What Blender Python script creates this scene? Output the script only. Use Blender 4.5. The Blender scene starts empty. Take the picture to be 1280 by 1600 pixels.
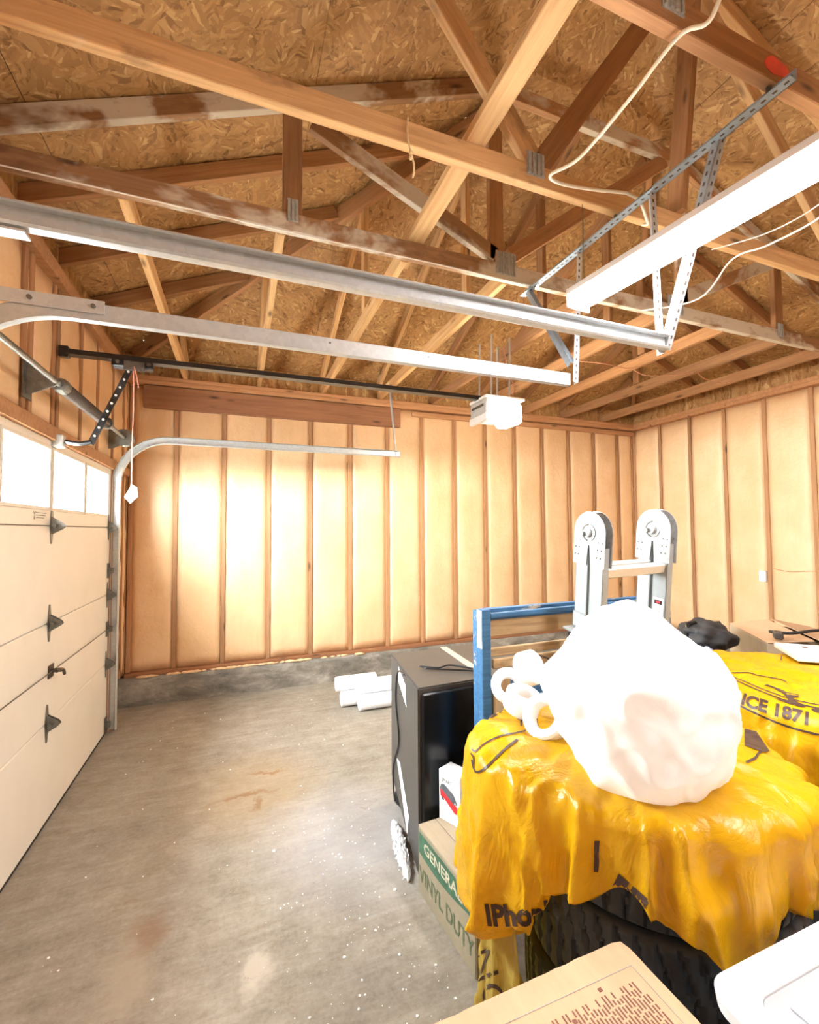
import bpy, bmesh, math, random
from mathutils import Vector, Matrix, noise
from mathutils.bvhtree import BVHTree
random.seed(7)
S = bpy.context.scene
COL = S.collection
R = math.radians

# ------------------------------------------------------------------ camera
YAW, PITCH, ROLL = R(20.902), R(2.295), R(-0.376)
fw = Vector((math.sin(YAW)*math.cos(PITCH), math.cos(YAW)*math.cos(PITCH), math.sin(PITCH)))
r0 = Vector((math.cos(YAW), -math.sin(YAW), 0)); u0 = r0.cross(fw)
cr = r0*math.cos(ROLL)+u0*math.sin(ROLL); cu = -r0*math.sin(ROLL)+u0*math.cos(ROLL)
EYE = Vector((0, 0, 1.5))
cd = bpy.data.cameras.new('camera'); cam = bpy.data.objects.new('camera', cd); COL.objects.link(cam)
cam.matrix_world = Matrix(((cr.x, cu.x, -fw.x, EYE.x), (cr.y, cu.y, -fw.y, EYE.y), (cr.z, cu.z, -fw.z, EYE.z), (0, 0, 0, 1)))
cd.sensor_fit = 'HORIZONTAL'; cd.sensor_width = 36; cd.lens = 36*700.4/1280; cd.clip_start = .02
S.camera = cam

# ------------------------------------------------------------------ sky, daylight, exposure
STRIP_E, BULB_E, SKY_E = 48.0, 120.0, 92.0
w = bpy.data.worlds.new('sky'); S.world = w; w.use_nodes = True
bg = w.node_tree.nodes['Background']; bg.inputs[0].default_value = (.93, .97, 1, 1); bg.inputs[1].default_value = SKY_E
S.view_settings.view_transform = 'Standard'; S.view_settings.look = 'None'
S.view_settings.exposure = 1.0; S.view_settings.gamma = 1.0; S.view_settings.use_curve_mapping = False
S.cycles.max_bounces = 10; S.cycles.diffuse_bounces = 6; S.cycles.transparent_max_bounces = 12
for k, yc in enumerate((2.82,)):                         # daylight portal in the door windows
    l = bpy.data.lights.new('window_portal', 'AREA'); l.shape = 'RECTANGLE'; l.size = 2.3; l.size_y = .36
    l.cycles.is_portal = True
    o = bpy.data.objects.new('window_portal', l); COL.objects.link(o)
    o.location = (-.985, yc, 1.775); o.rotation_euler = (0, R(-90), 0)
    o.rotation_euler = Matrix(((0, 0, -1), (1, 0, 0), (0, -1, 0))).to_euler()

# ------------------------------------------------------------------ materials
def nt(name):
    m = bpy.data.materials.new(name); m.use_nodes = True
    t = m.node_tree; return m, t, t.nodes['Principled BSDF']
def N(t, kind, **kw):
    n = t.nodes.new(kind)
    for k, v in kw.items():
        if k.startswith('i_'): n.inputs[int(k[2:]) if k[2:].isdigit() else k[2:].replace('_', ' ')].default_value = v
        else: setattr(n, k, v)
    return n
def L(t, a, b): t.links.new(a, b)
def ramp(t, fac, stops):
    n = t.nodes.new('ShaderNodeValToRGB'); e = n.color_ramp.elements
    while len(e) < len(stops): e.new(.5)
    for q, (p, c) in zip(e, stops): q.position = p; q.color = (*c, 1) if len(c) == 3 else c
    L(t, fac, n.inputs[0]); return n.outputs[0]
def mix(t, fac, a, b, mode='MIX'):
    n = t.nodes.new('ShaderNodeMix'); n.data_type = 'RGBA'; n.blend_type = mode
    for s, v in ((n.inputs[0], fac), (n.inputs[6], a), (n.inputs[7], b)):
        if hasattr(v, 'node'): L(t, v, s)
        else: s.default_value = v if not isinstance(v, tuple) or len(v) == 4 else (*v, 1)
    return n.outputs[2]
def bump(t, p, h, strength=.3, dist=.01):
    b = N(t, 'ShaderNodeBump'); b.inputs['Strength'].default_value = strength; b.inputs['Distance'].default_value = dist
    L(t, h, b.inputs['Height']); L(t, b.outputs[0], p.inputs['Normal'])
def coords(t, scale=(1, 1, 1), rnd=True, rot=(0, 0, 0)):
    tc = N(t, 'ShaderNodeTexCoord'); mp = N(t, 'ShaderNodeMapping'); mp.inputs['Scale'].default_value = scale; mp.inputs['Rotation'].default_value = rot
    if rnd:
        oi = N(t, 'ShaderNodeObjectInfo'); v = N(t, 'ShaderNodeVectorMath', operation='MULTIPLY_ADD')
        cb = N(t, 'ShaderNodeCombineXYZ')
        for k in range(3): L(t, oi.outputs['Random'], cb.inputs[k])
        L(t, cb.outputs[0], v.inputs[0]); v.inputs[1].default_value = (37, 53, 71); L(t, tc.outputs['Object'], v.inputs[2])
        L(t, v.outputs[0], mp.inputs[0])
    else: L(t, tc.outputs['Object'], mp.inputs[0])
    return mp.outputs[0]
def noise_t(t, vec, scale, detail=4, rough=.6, dist=0):
    n = N(t, 'ShaderNodeTexNoise'); n.inputs['Scale'].default_value = scale; n.inputs['Detail'].default_value = detail
    n.inputs['Roughness'].default_value = rough; n.inputs['Distortion'].default_value = dist; L(t, vec, n.inputs['Vector']); return n.outputs[0]
def plain(name, c, rough=.5, metal=0.0, var=.08, sc=30, coat=0, spec=.5):
    m, t, p = nt(name)
    v = noise_t(t, coords(t), sc, 4)
    a = tuple(max(0, x*(1-var)) for x in c); b = tuple(min(1, x*(1+var)) for x in c)
    L(t, ramp(t, v, [(.3, a), (.7, b)]), p.inputs['Base Color'])
    p.inputs['Roughness'].default_value = rough; p.inputs['Metallic'].default_value = metal; p.inputs['Coat Weight'].default_value = coat
    p.inputs['Specular IOR Level'].default_value = spec
    return m
def wood(name, dark, light, stain=None, stain_lo=.55, rough=.75):
    m, t, p = nt(name)
    g = noise_t(t, coords(t, (1.3, 26, 26)), 1.6, 7, .65, .6)
    c = ramp(t, g, [(.28, dark), (.5, tuple((a+b)/2 for a, b in zip(dark, light))), (.72, light)])
    kn = N(t, 'ShaderNodeTexVoronoi'); kn.inputs['Scale'].default_value = 1.0; L(t, coords(t, (2.6, 9, 9)), kn.inputs['Vector'])
    k = ramp(t, kn.outputs['Distance'], [(.05, (1, 1, 1)), (.16, (0, 0, 0))])
    c = mix(t, k, c, tuple(x*.35 for x in dark))
    oi = N(t, 'ShaderNodeObjectInfo'); hv = N(t, 'ShaderNodeMapRange'); L(t, oi.outputs['Random'], hv.inputs[0]); hv.inputs[3].default_value = .8; hv.inputs[4].default_value = 1.12
    c = mix(t, 1.0, c, hv.outputs[0], 'MULTIPLY')
    if stain:
        s = noise_t(t, coords(t, (1, 1.6, 1.6)), 1.35, 5, .62, .3)
        c = mix(t, ramp(t, s, [(stain_lo, (0, 0, 0)), (stain_lo+.06, (1, 1, 1))]), c, stain)
        s2 = noise_t(t, coords(t, (1.2, 2.4, 2.4)), 2.3, 5, .65)
        c = mix(t, ramp(t, s2, [(.56, (0, 0, 0)), (.68, (.75, .75, .75))]), c, tuple(x*.55 for x in dark))
    L(t, c, p.inputs['Base Color']); p.inputs['Roughness'].default_value = rough
    bump(t, p, g, .35, .003)
    return m
M = {}
M['pine'] = wood('pine', (.50, .27, .10), (.80, .53, .25))
M['truss_light'] = wood('truss_light', (.45, .25, .10), (.70, .45, .21), stain=(.70, .60, .44), stain_lo=.64)
M['truss_grey'] = wood('truss_grey', (.27, .135, .06), (.45, .25, .115), stain=(.62, .57, .46), stain_lo=.465)
M['truss_dark'] = wood('truss_dark', (.25, .115, .045), (.43, .22, .09))
M['stud'] = wood('stud', (.33, .16, .07), (.52, .29, .14))
M['header'] = wood('header', (.25, .105, .045), (.42, .19, .085))
M['plate'] = wood('plate', (.40, .19, .08), (.60, .33, .16))
M['old_plank'] = wood('old_plank', (.22, .14, .07), (.52, .37, .2), stain=(.40, .33, .24), stain_lo=.58)

def osb():
    m, t, p = nt('osb')
    tc = coords(t, rnd=False)
    def layer(cell, ls, seed):
        sh = N(t, 'ShaderNodeVectorMath', operation='ADD'); L(t, tc, sh.inputs[0]); sh.inputs[1].default_value = (seed, seed*1.7, 0)
        wn = N(t, 'ShaderNodeTexNoise'); wn.inputs['Scale'].default_value = 9; wn.inputs['Detail'].default_value = 2; L(t, sh.outputs[0], wn.inputs['Vector'])
        wv = N(t, 'ShaderNodeVectorMath', operation='MULTIPLY_ADD'); L(t, wn.outputs['Color'], wv.inputs[0]); wv.inputs[1].default_value = (.07, .07, 0); L(t, sh.outputs[0], wv.inputs[2])
        v = N(t, 'ShaderNodeTexVoronoi', voronoi_dimensions='2D'); v.inputs['Scale'].default_value = cell; L(t, wv.outputs[0], v.inputs['Vector'])
        sp = N(t, 'ShaderNodeSeparateColor'); L(t, v.outputs['Color'], sp.inputs[0])
        an = N(t, 'ShaderNodeMath', operation='MULTIPLY'); L(t, sp.outputs[0], an.inputs[0]); an.inputs[1].default_value = 3.14
        vr = N(t, 'ShaderNodeVectorRotate', rotation_type='Z_AXIS'); L(t, wv.outputs[0], vr.inputs['Vector']); L(t, an.outputs[0], vr.inputs['Angle'])
        mp = N(t, 'ShaderNodeMapping'); mp.inputs['Scale'].default_value = (ls, ls*5.5, 1); L(t, vr.outputs[0], mp.inputs[0])
        f = N(t, 'ShaderNodeTexVoronoi', voronoi_dimensions='2D'); f.inputs['Scale'].default_value = 1; L(t, mp.outputs[0], f.inputs['Vector'])
        fs = N(t, 'ShaderNodeSeparateColor'); L(t, f.outputs['Color'], fs.inputs[0])
        return fs.outputs[1], f.outputs['Distance']
    a, da = layer(9, 11, 0.0); b, db = layer(13, 16, 4.2)
    sel = noise_t(t, tc, 14, 3)
    f = mix(t, ramp(t, sel, [(.47, (0, 0, 0)), (.53, (1, 1, 1))]), a, b)
    c = ramp(t, f, [(0, (.21, .10, .032)), (.15, (.345, .182, .062)), (.6, (.43, .238, .084)), (.9, (.50, .295, .115)), (1, (.64, .43, .20))])
    dk = noise_t(t, tc, 30, 5, .7)
    c = mix(t, ramp(t, dk, [(.66, (0, 0, 0)), (.74, (.8, .8, .8))]), c, (.24, .115, .04))
    bg_ = noise_t(t, tc, 1.4, 4)
    c = mix(t, 1.0, c, ramp(t, bg_, [(.3, (.88, .88, .88)), (.7, (1.06, 1.06, 1.06))]), 'MULTIPLY')
    L(t, c, p.inputs['Base Color']); p.inputs['Roughness'].default_value = .6
    bump(t, p, f, .35, .004)
    return m
M['osb'] = osb()

def foam():
    m, t, p = nt('spray_foam')
    v = coords(t, (1, 1, 1))
    n1 = noise_t(t, v, 2.2, 5, .6); n2 = noise_t(t, coords(t, (6, 6, 1.2)), 3.5, 6, .6, .5)
    c = ramp(t, n1, [(.3, (.76, .505, .275)), (.7, (.87, .625, .38))])
    c = mix(t, ramp(t, n2, [(.35, (.22, .22, .22)), (.6, (0, 0, 0))]), c, (.74, .45, .21))
    L(t, c, p.inputs['Base Color']); p.inputs['Roughness'].default_value = .42; p.inputs['Specular IOR Level'].default_value = .5
    n3 = noise_t(t, coords(t, (1, 1, .8)), 26, 5, .6, .8)
    bump(t, p, n3, .45, .012)
    return m
M['foam'] = foam()

def concrete():
    m, t, p = nt('concrete_floor')
    v = coords(t, rnd=False)
    n1 = noise_t(t, v, 1.3, 6, .62, .3); n2 = noise_t(t, v, 8, 8, .7)
    c = ramp(t, n1, [(.3, (.12, .098, .07)), (.5, (.25, .215, .165)), (.7, (.40, .36, .29))])
    st = N(t, 'ShaderNodeMapping'); st.inputs['Rotation'].default_value = (0, 0, -.45); st.inputs['Scale'].default_value = (2.2, 14, 1); L(t, v, st.inputs[0]); n3 = noise_t(t, st.outputs[0], 1.2, 7, .7, 1.0)
    c = mix(t, .42, c, ramp(t, n3, [(.36, (.10, .08, .058)), (.5, (.25, .215, .165)), (.64, (.44, .40, .335))]))
    fn = noise_t(t, v, 55, 6, .7); c = mix(t, .3, c, ramp(t, fn, [(.35, (.12, .10, .08)), (.65, (.44, .40, .34))]))
    c = mix(t, .32, c, ramp(t, n2, [(.3, (.16, .14, .115)), (.7, (.48, .445, .39))]))
    dn = N(t, 'ShaderNodeVectorMath', operation='MULTIPLY_ADD'); nc = N(t, 'ShaderNodeTexNoise'); nc.inputs['Scale'].default_value = 6; nc.inputs['Detail'].default_value = 9; nc.inputs['Roughness'].default_value = .7
    L(t, v, nc.inputs['Vector']); L(t, nc.outputs['Color'], dn.inputs[0]); dn.inputs[1].default_value = (.24, .24, 0); L(t, v, dn.inputs[2])
    def blob(x, y, r, col, c, k=.8, sx=1, sy=1):
        s = N(t, 'ShaderNodeMapping'); s.inputs['Location'].default_value = (-(x+.11)*sx, -(y+.11)*sy, 0); s.inputs['Scale'].default_value = (sx, sy, 0); L(t, dn.outputs[0], s.inputs[0])
        ln = N(t, 'ShaderNodeVectorMath', operation='LENGTH'); L(t, s.outputs[0], ln.inputs[0])
        return mix(t, ramp(t, ln.outputs['Value'], [(r*.35, (k, k, k)), (r, (0, 0, 0))]), c, col)
    c = blob(.12, 2.85, .45, (.36, .235, .10), c, .4, 1, .8)
    c = blob(.06, 2.78, .10, (.22, .105, .035), c, .75, .5, 3)
    c = blob(.19, 3.0, .09, (.24, .12, .04), c, .75, .6, 3)
    c = blob(.13, 2.66, .06, (.20, .10, .035), c, .7, 2.5, .7)
    c = blob(.08, 1.68, .08, (.44, .40, .335), c, .9, 1.2, 1)
    c = blob(-.33, 1.80, .16, (.38, .335, .27), c, .7, 1.6, .6)
    c = blob(-.28, 2.0, .10, (.22, .12, .07), c, .6, 1, 1)
    c = blob(.55, 2.25, .55, (.40, .40, .42), c, .5)  # cool grey painted in for the bluish light on the floor here
    # scratches
    for rot, sc, th in ((.35, 2.1, .012), (1.2, 1.7, .010), (-.5, 2.6, .009)):
        mp = N(t, 'ShaderNodeMapping'); mp.inputs['Rotation'].default_value = (0, 0, rot); mp.inputs['Scale'].default_value = (.55, 2.2, 1); L(t, dn.outputs[0], mp.inputs[0])
        vo = N(t, 'ShaderNodeTexVoronoi', feature='DISTANCE_TO_EDGE', voronoi_dimensions='2D'); vo.inputs['Scale'].default_value = sc; L(t, mp.outputs[0], vo.inputs['Vector'])
        br = noise_t(t, v, 5+sc, 3); e = ramp(t, vo.outputs['Distance'], [(0, (.55, .55, .55)), (th, (0, 0, 0))])
        c = mix(t, mix(t, 1.0, e, ramp(t, br, [(.5, (0, 0, 0)), (.6, (1, 1, 1))]), 'MULTIPLY'), c, (.20, .15, .10))
    L(t, c, p.inputs['Base Color'])
    L(t, ramp(t, n1, [(.3, (.6, .6, .6)), (.7, (.8, .8, .8))]), p.inputs['Roughness'])
    bump(t, p, n2, .25, .006)
    return m
M['floor'] = concrete()
def curbmat():
    m, t, p = nt('curb_concrete')
    v = coords(t, (1, 1, 2.2), rnd=False); n = noise_t(t, v, 3.2, 8, .72, .4)
    L(t, ramp(t, n, [(.3, (.10, .09, .075)), (.48, (.22, .20, .165)), (.62, (.36, .33, .28)), (.75, (.56, .53, .47))]), p.inputs['Base Color'])
    p.inputs['Roughness'].default_value = .9; bump(t, p, n, .6, .02); return m
M['curb'] = curbmat()
def galv():
    m, t, p = nt('galvanised_steel')
    vo = N(t, 'ShaderNodeTexVoronoi'); vo.inputs['Scale'].default_value = 60; L(t, coords(t), vo.inputs['Vector'])
    s = N(t, 'ShaderNodeSeparateColor'); L(t, vo.outputs['Color'], s.inputs[0])
    L(t, ramp(t, s.outputs[0], [(0, (.58, .62, .64)), (1, (.66, .70, .715))]), p.inputs['Base Color'])
    p.inputs['Metallic'].default_value = .45; p.inputs['Roughness'].default_value = .4; return m
M['galv'] = galv()
M['bar'] = plain('blue_grey_steel', (.36, .46, .56), .45, .6, .12, 40)
M['gusset'] = plain('gusset_steel', (.45, .47, .45), .45, .3, .2, 60)
M['hinge'] = plain('dark_zinc', (.20, .20, .18), .45, .7, .25, 50)
M['spring'] = plain('spring_steel', (.10, .08, .065), .5, .5, .3, 60)
M['black'] = plain('black_paint', (.012, .012, .013), .3, .0, .2)
M['black_rough'] = plain('black_rough', (.02, .02, .022), .7, .0, .3)
M['door'] = plain('door_cream', (.86, .83, .755), .42, 0, .03, 4)
M['door_frame'] = plain('window_frame_cream', (.80, .77, .68), .45, 0, .03, 8)
M['white'] = plain('white_plastic', (.86, .87, .88), .4, 0, .02)
M['white_bag'] = plain('white_film', (.93, .94, .95), .35, 0, .015, 6)
M['paper'] = plain('white_paper', (.90, .90, .89), .7, 0, .02)
M['cable'] = plain('cream_cable', (.84, .78, .62), .5, 0, .05)
M['wire'] = plain('white_wire', (.85, .82, .76), .5, 0, .05)
M['copper'] = plain('brown_wire', (.55, .25, .14), .5, 0, .1)
M['twine'] = plain('tan_twine', (.72, .55, .30), .9, 0, .15, 80)
M['redcord'] = plain('pink_red_cord', (.72, .28, .22), .8, 0, .1, 80)
M['redpaint'] = plain('red_spray_paint', (.80, .10, .07), .6, 0, .2, 12)
M['fridge'] = plain('dark_grey_enamel', (.062, .056, .05), .42, 0, .1, 6)
M['fridge_front'] = plain('gloss_black', (.004, .004, .005), .25, 0, .1)
M['strip_tape'] = plain('beige_strip', (.42, .36, .27), .6)
M['alu'] = plain('brushed_aluminium', (.31, .335, .34), .42, .15, .06, 20)
M['alu_plate'] = plain('pressed_steel_plate', (.32, .34, .34), .42, .15, .2, 30)
M['rung'] = plain('lit_aluminium', (.62, .60, .55), .35, .1, .05, 20)  # lighter copy of the rail metal, for light caught by the rungs
M['tire'] = plain('tire_rubber', (.026, .030, .036), .45, 0, .3, 25)
M['ink'] = plain('dark_brown_ink', (.055, .028, .018), .5, 0, .1)
M['ink_red'] = plain('red_brown_ink', (.17, .06, .035), .7, 0, .1)
M['ink_green'] = plain('green_ink', (.05, .13, .075), .7, 0, .25, 40)
M['ink_dkgreen'] = plain('olive_ink', (.12, .15, .08), .7, 0, .25, 40)
M['ink_grey'] = plain('grey_ink', (.30, .29, .25), .7, 0, .1)
M['beige_ink'] = plain('beige_print', (.50, .47, .34), .7, 0, .2, 40)
M['red'] = plain('print_red', (.62, .03, .04), .4, 0, .15)
M['slate'] = plain('print_slate', (.10, .12, .14), .4, 0, .3, 40)
M['pale_blue'] = plain('pale_blue_paper', (.55, .64, .86), .6, 0, .1)
M['pink'] = plain('pink_paper', (.85, .35, .45), .6, 0, .1)
M['drive'] = plain('driveway_concrete', (.42, .41, .39), .9, 0, .1, 3)
M['asphalt'] = plain('exterior_siding', (.6, .6, .58), .8)
def cardboard(name, a, b):
    m, t, p = nt(name)
    n = noise_t(t, coords(t, (1, 1, 1)), 5, 6, .6); n2 = noise_t(t, coords(t, (90, 2, 2)), 1, 3)
    c = mix(t, .25, ramp(t, n, [(.3, a), (.7, b)]), ramp(t, n2, [(.3, a), (.7, b)]))
    L(t, c, p.inputs['Base Color']); p.inputs['Roughness'].default_value = .8; return m
M['cardboard'] = cardboard('cardboard', (.43, .265, .15), (.54, .355, .215))
M['cardboard_dull'] = cardboard('dull_cardboard', (.29, .225, .15), (.39, .315, .215))
M['carton_side'] = cardboard('carton_side', (.24, .205, .135), (.33, .28, .19))
def bluewood():
    m, t, p = nt('blue_painted_wood')
    n = noise_t(t, coords(t, (2, 8, 8)), 2.2, 7, .7); g = noise_t(t, coords(t, (2, 40, 40)), 2, 4)
    c = ramp(t, g, [(.3, (.018, .075, .17)), (.7, (.04, .15, .30))])
    c = mix(t, ramp(t, n, [(.60, (0, 0, 0)), (.66, (1, 1, 1))]), c, (.42, .36, .27))
    L(t, c, p.inputs['Base Color']); p.inputs['Roughness'].default_value = .6; bump(t, p, n, .3, .004); return m
M['bluewood'] = bluewood()
M['chipped'] = None
def chipped():
    m, t, p = nt('chipped_white_paint')
    n = noise_t(t, coords(t), 26, 5, .7)
    L(t, ramp(t, n, [(.42, (.80, .82, .80)), (.5, (.75, .77, .74)), (.54, (.25, .33, .30))]), p.inputs['Base Color']); return m
M['chipped'] = chipped()
def film(name, a, b, rough=.22, trans=.3, bs=.55):
    m, t, p = nt(name)
    n = noise_t(t, coords(t), 4, 5, .6)
    c = ramp(t, n, [(.3, a), (.7, b)]); L(t, c, p.inputs['Base Color']); p.inputs['Roughness'].default_value = rough
    cr_ = noise_t(t, coords(t, (1, 1, .6)), 13, 6, .62, 1.2)
    bump(t, p, cr_, bs, .02)
    tr = N(t, 'ShaderNodeBsdfTranslucent'); L(t, c, tr.inputs[0]); mx = N(t, 'ShaderNodeMixShader'); mx.inputs[0].default_value = trans
    L(t, p.outputs[0], mx.inputs[1]); L(t, tr.outputs[0], mx.inputs[2]); L(t, mx.outputs[0], t.nodes['Material Output'].inputs[0])
    return m
M['yellow'] = film('yellow_plastic_bag', (.76, .395, .004), (.90, .53, .012), .2)
M['orange'] = film('orange_yellow_bag', (.86, .34, .003), (.93, .47, .01))
M['pale_yellow'] = film('pale_yellow_bag', (.50, .34, .045), (.64, .47, .10), .3, .4)
M['whitefilm'] = film('white_plastic_film', (.93, .94, .95), (.96, .965, .97), .35, .3, .15)
def glass():
    m, t, p = nt('window_glass'); t.nodes.remove(p)
    tr = N(t, 'ShaderNodeBsdfTransparent'); tr.inputs[0].default_value = (.96, .98, .98, 1); gl = N(t, 'ShaderNodeBsdfGlossy'); gl.inputs['Roughness'].default_value = .03
    mx = N(t, 'ShaderNodeMixShader'); mx.inputs[0].default_value = .04; L(t, tr.outputs[0], mx.inputs[1]); L(t, gl.outputs[0], mx.inputs[2])
    L(t, mx.outputs[0], t.nodes['Material Output'].inputs[0]); return m
M['glass'] = glass()
def lid():
    m, t, p = nt('frosted_lid'); p.inputs['Base Color'].default_value = (.62, .65, .68, 1); p.inputs['Roughness'].default_value = .35
    tr = N(t, 'ShaderNodeBsdfTransparent'); mx = N(t, 'ShaderNodeMixShader'); mx.inputs[0].default_value = .38
    L(t, p.outputs[0], mx.inputs[1]); L(t, tr.outputs[0], mx.inputs[2]); L(t, mx.outputs[0], t.nodes['Material Output'].inputs[0]); return m
M['lid'] = lid(); M['tote'] = plain('tote_white', (.82, .84, .86), .35, 0, .02, 6)
def emit(name, c, e):
    m, t, p = nt(name); p.inputs['Base Color'].default_value = (*c, 1); p.inputs['Emission Color'].default_value = (*c, 1); p.inputs['Emission Strength'].default_value = e; return m
M['tube'] = emit('lit_tube', (1.0, .955, .95), STRIP_E)
M['bulb'] = emit('lit_lens', (1.0, .91, .74), BULB_E)

# ------------------------------------------------------------------ helpers
WM = {}
def I(): return Matrix.Identity(4)
def put(o, parent, m):
    COL.objects.link(o)
    if parent is not None:
        o.parent = parent; o.matrix_local = WM[parent.name].inverted() @ m
    else: o.matrix_local = m
    WM[o.name] = m.copy(); return o
def tag(o, label=None, cat=None, group=None, kind=None):
    for k, v in (('label', label), ('category', cat), ('group', group), ('kind', kind)):
        if v: o[k] = v
    return o
def thing(name, loc, label, cat, group=None, kind=None):
    o = bpy.data.objects.new(name, None); o.empty_display_size = .05
    put(o, None, Matrix.Translation(loc)); return tag(o, label, cat, group, kind)
def obj(name, bm, mat, parent=None, m=None, smooth=False, label=None, kind=None):
    if isinstance(bm, bmesh.types.BMesh):
        bmesh.ops.recalc_face_normals(bm, faces=bm.faces); me = bpy.data.meshes.new(name); bm.to_mesh(me); bm.free()
    else: me = bm
    if not me.materials: me.materials.append(M[mat] if isinstance(mat, str) else mat)
    if smooth is True: me.shade_smooth()
    elif smooth:
        me.shade_smooth(); me.set_sharp_from_angle(angle=R(smooth))
    o = bpy.data.objects.new(name, me); put(o, parent, m if m is not None else I())
    if label: o['label'] = label
    if kind: o['kind'] = kind
    return o
def box(bm, c, s, m=None, bev=0.0):
    r = bmesh.ops.create_cube(bm, size=1)['verts']
    for v in r: v.co = Vector((v.co.x*s[0], v.co.y*s[1], v.co.z*s[2])) + Vector(c)
    if bev:
        e = list({e for v in r for e in v.link_edges}); q = bmesh.ops.bevel(bm, geom=e, offset=bev, segments=1, affect='EDGES', profile=.5); r = q['verts']+[v for v in r if v.is_valid]
    if m is not None: bmesh.ops.transform(bm, matrix=m, verts=list({v for v in r if v.is_valid}))
    return bm
def BX(x0, x1, y0, y1, z0, z1, bev=0.0, bm=None):
    return box(bm or bmesh.new(), ((x0+x1)/2, (y0+y1)/2, (z0+z1)/2), (abs(x1-x0), abs(y1-y0), abs(z1-z0)), None, bev)
def axis(p0, p1, up=(0, 0, 1)):
    p0, p1 = Vector(p0), Vector(p1); x = (p1-p0).normalized(); u = Vector(up)
    if abs(x.dot(u)) > .98: u = Vector((0, 1, 0)) if abs(x.y) < .9 else Vector((1, 0, 0))
    y = u.cross(x).normalized(); z = x.cross(y); mid = (p0+p1)/2
    m = Matrix.Identity(4)
    for k in range(3): m[k][0] = x[k]; m[k][1] = y[k]; m[k][2] = z[k]; m[k][3] = mid[k]
    return m, (p1-p0).length
def beam(name, p0, p1, wid, hei, mat, parent, up=(0, 0, 1), bev=.003, label=None):
    m, l = axis(p0, p1, up); return obj(name, box(bmesh.new(), (0, 0, 0), (l, wid, hei), None, bev), mat, parent, m, label=label)
def prism(bm, pts, a, d):                      # pts 3-D polygon, extruded by vector d
    d = Vector(d); n = len(pts)
    v0 = [bm.verts.new(Vector(p)) for p in pts]; v1 = [bm.verts.new(Vector(p)+d) for p in pts]
    bm.faces.new(v0[::-1]); bm.faces.new(v1)
    for k in range(n): bm.faces.new((v0[k], v0[(k+1) % n], v1[(k+1) % n], v1[k]))
    return bm
def tube(bm, pts, r, seg=8, cap=True):
    pts = [Vector(p) for p in pts]; rings = []; up = None
    for k, p in enumerate(pts):
        d = (pts[min(k+1, len(pts)-1)]-pts[max(k-1, 0)]).normalized()
        if up is None: up = Vector((0, 0, 1)) if abs(d.z) < .9 else Vector((1, 0, 0))
        a = (up-d*up.dot(d)).normalized(); b = d.cross(a); up = a
        rr = r[k] if isinstance(r, (list, tuple)) else r
        rings.append([bm.verts.new(p+a*math.cos(2*math.pi*q/seg)*rr+b*math.sin(2*math.pi*q/seg)*rr) for q in range(seg)])
    for A, B in zip(rings, rings[1:]):
        for q in range(seg): bm.faces.new((A[q], A[(q+1) % seg], B[(q+1) % seg], B[q]))
    if cap: bm.faces.new(rings[0][::-1]); bm.faces.new(rings[-1])
    return bm
def smooth_path(pts, n=8):
    P = [Vector(p) for p in pts]; out = []
    for k in range(len(P)-1):
        a, b, c, d = P[max(k-1, 0)], P[k], P[k+1], P[min(k+2, len(P)-1)]
        for q in range(n):
            t = q/n; out.append(.5*((2*b)+(c-a)*t+(2*a-5*b+4*c-d)*t*t+(3*b-a-3*c+d)*t**3))
    out.append(P[-1]); return out
def cyl(bm, p0, p1, r, seg=20): return tube(bm, [p0, p1], r, seg)
def lathe(bm, prof, seg=32, m=None, close=False):
    rings = [[bm.verts.new((r*math.cos(2*math.pi*q/seg), r*math.sin(2*math.pi*q/seg), z)) for q in range(seg)] for r, z in prof]
    P = list(zip(rings, rings[1:])) + ([(rings[-1], rings[0])] if close else [])
    for A, B in P:
        for q in range(seg): bm.faces.new((A[q], A[(q+1) % seg], B[(q+1) % seg], B[q]))
    if m is not None: bmesh.ops.transform(bm, matrix=m, verts=[v for rg in rings for v in rg])
    return bm
def frame_from(x, y, z, o):
    m = Matrix.Identity(4)
    for k in range(3): m[k][0] = x[k]; m[k][1] = y[k]; m[k][2] = z[k]; m[k][3] = o[k]
    return m
def text_mesh(s, size, bold=0.0):
    c = bpy.data.curves.new('txt', 'FONT'); c.body = s; c.size = size; c.align_x = 'CENTER'; c.align_y = 'CENTER'; c.offset = bold; c.resolution_u = 3
    o = bpy.data.objects.new('txt', c); COL.objects.link(o); dg = bpy.context.evaluated_depsgraph_get()
    me = bpy.data.meshes.new_from_object(o.evaluated_get(dg)); bpy.data.objects.remove(o); bpy.data.curves.remove(c); me.materials.clear(); return me
def text_on(name, s, size, m, mat, parent, sx=1.0, bold=0.0):
    me = text_mesh(s, size, bold); bm = bmesh.new(); bm.from_mesh(me); bpy.data.meshes.remove(me)
    for v in bm.verts: v.co.x *= sx
    return obj(name, bm, mat, parent, m)

XL, XR, YF, YB = -.913, 5.03, 4.595, -2.6      # inside faces of the walls
ZP = 2.90                                       # top of the wall plates
SL = .42; ZE = 3.13                             # roof slope and its underside over the walls
K = math.sqrt(1+SL*SL)

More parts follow.
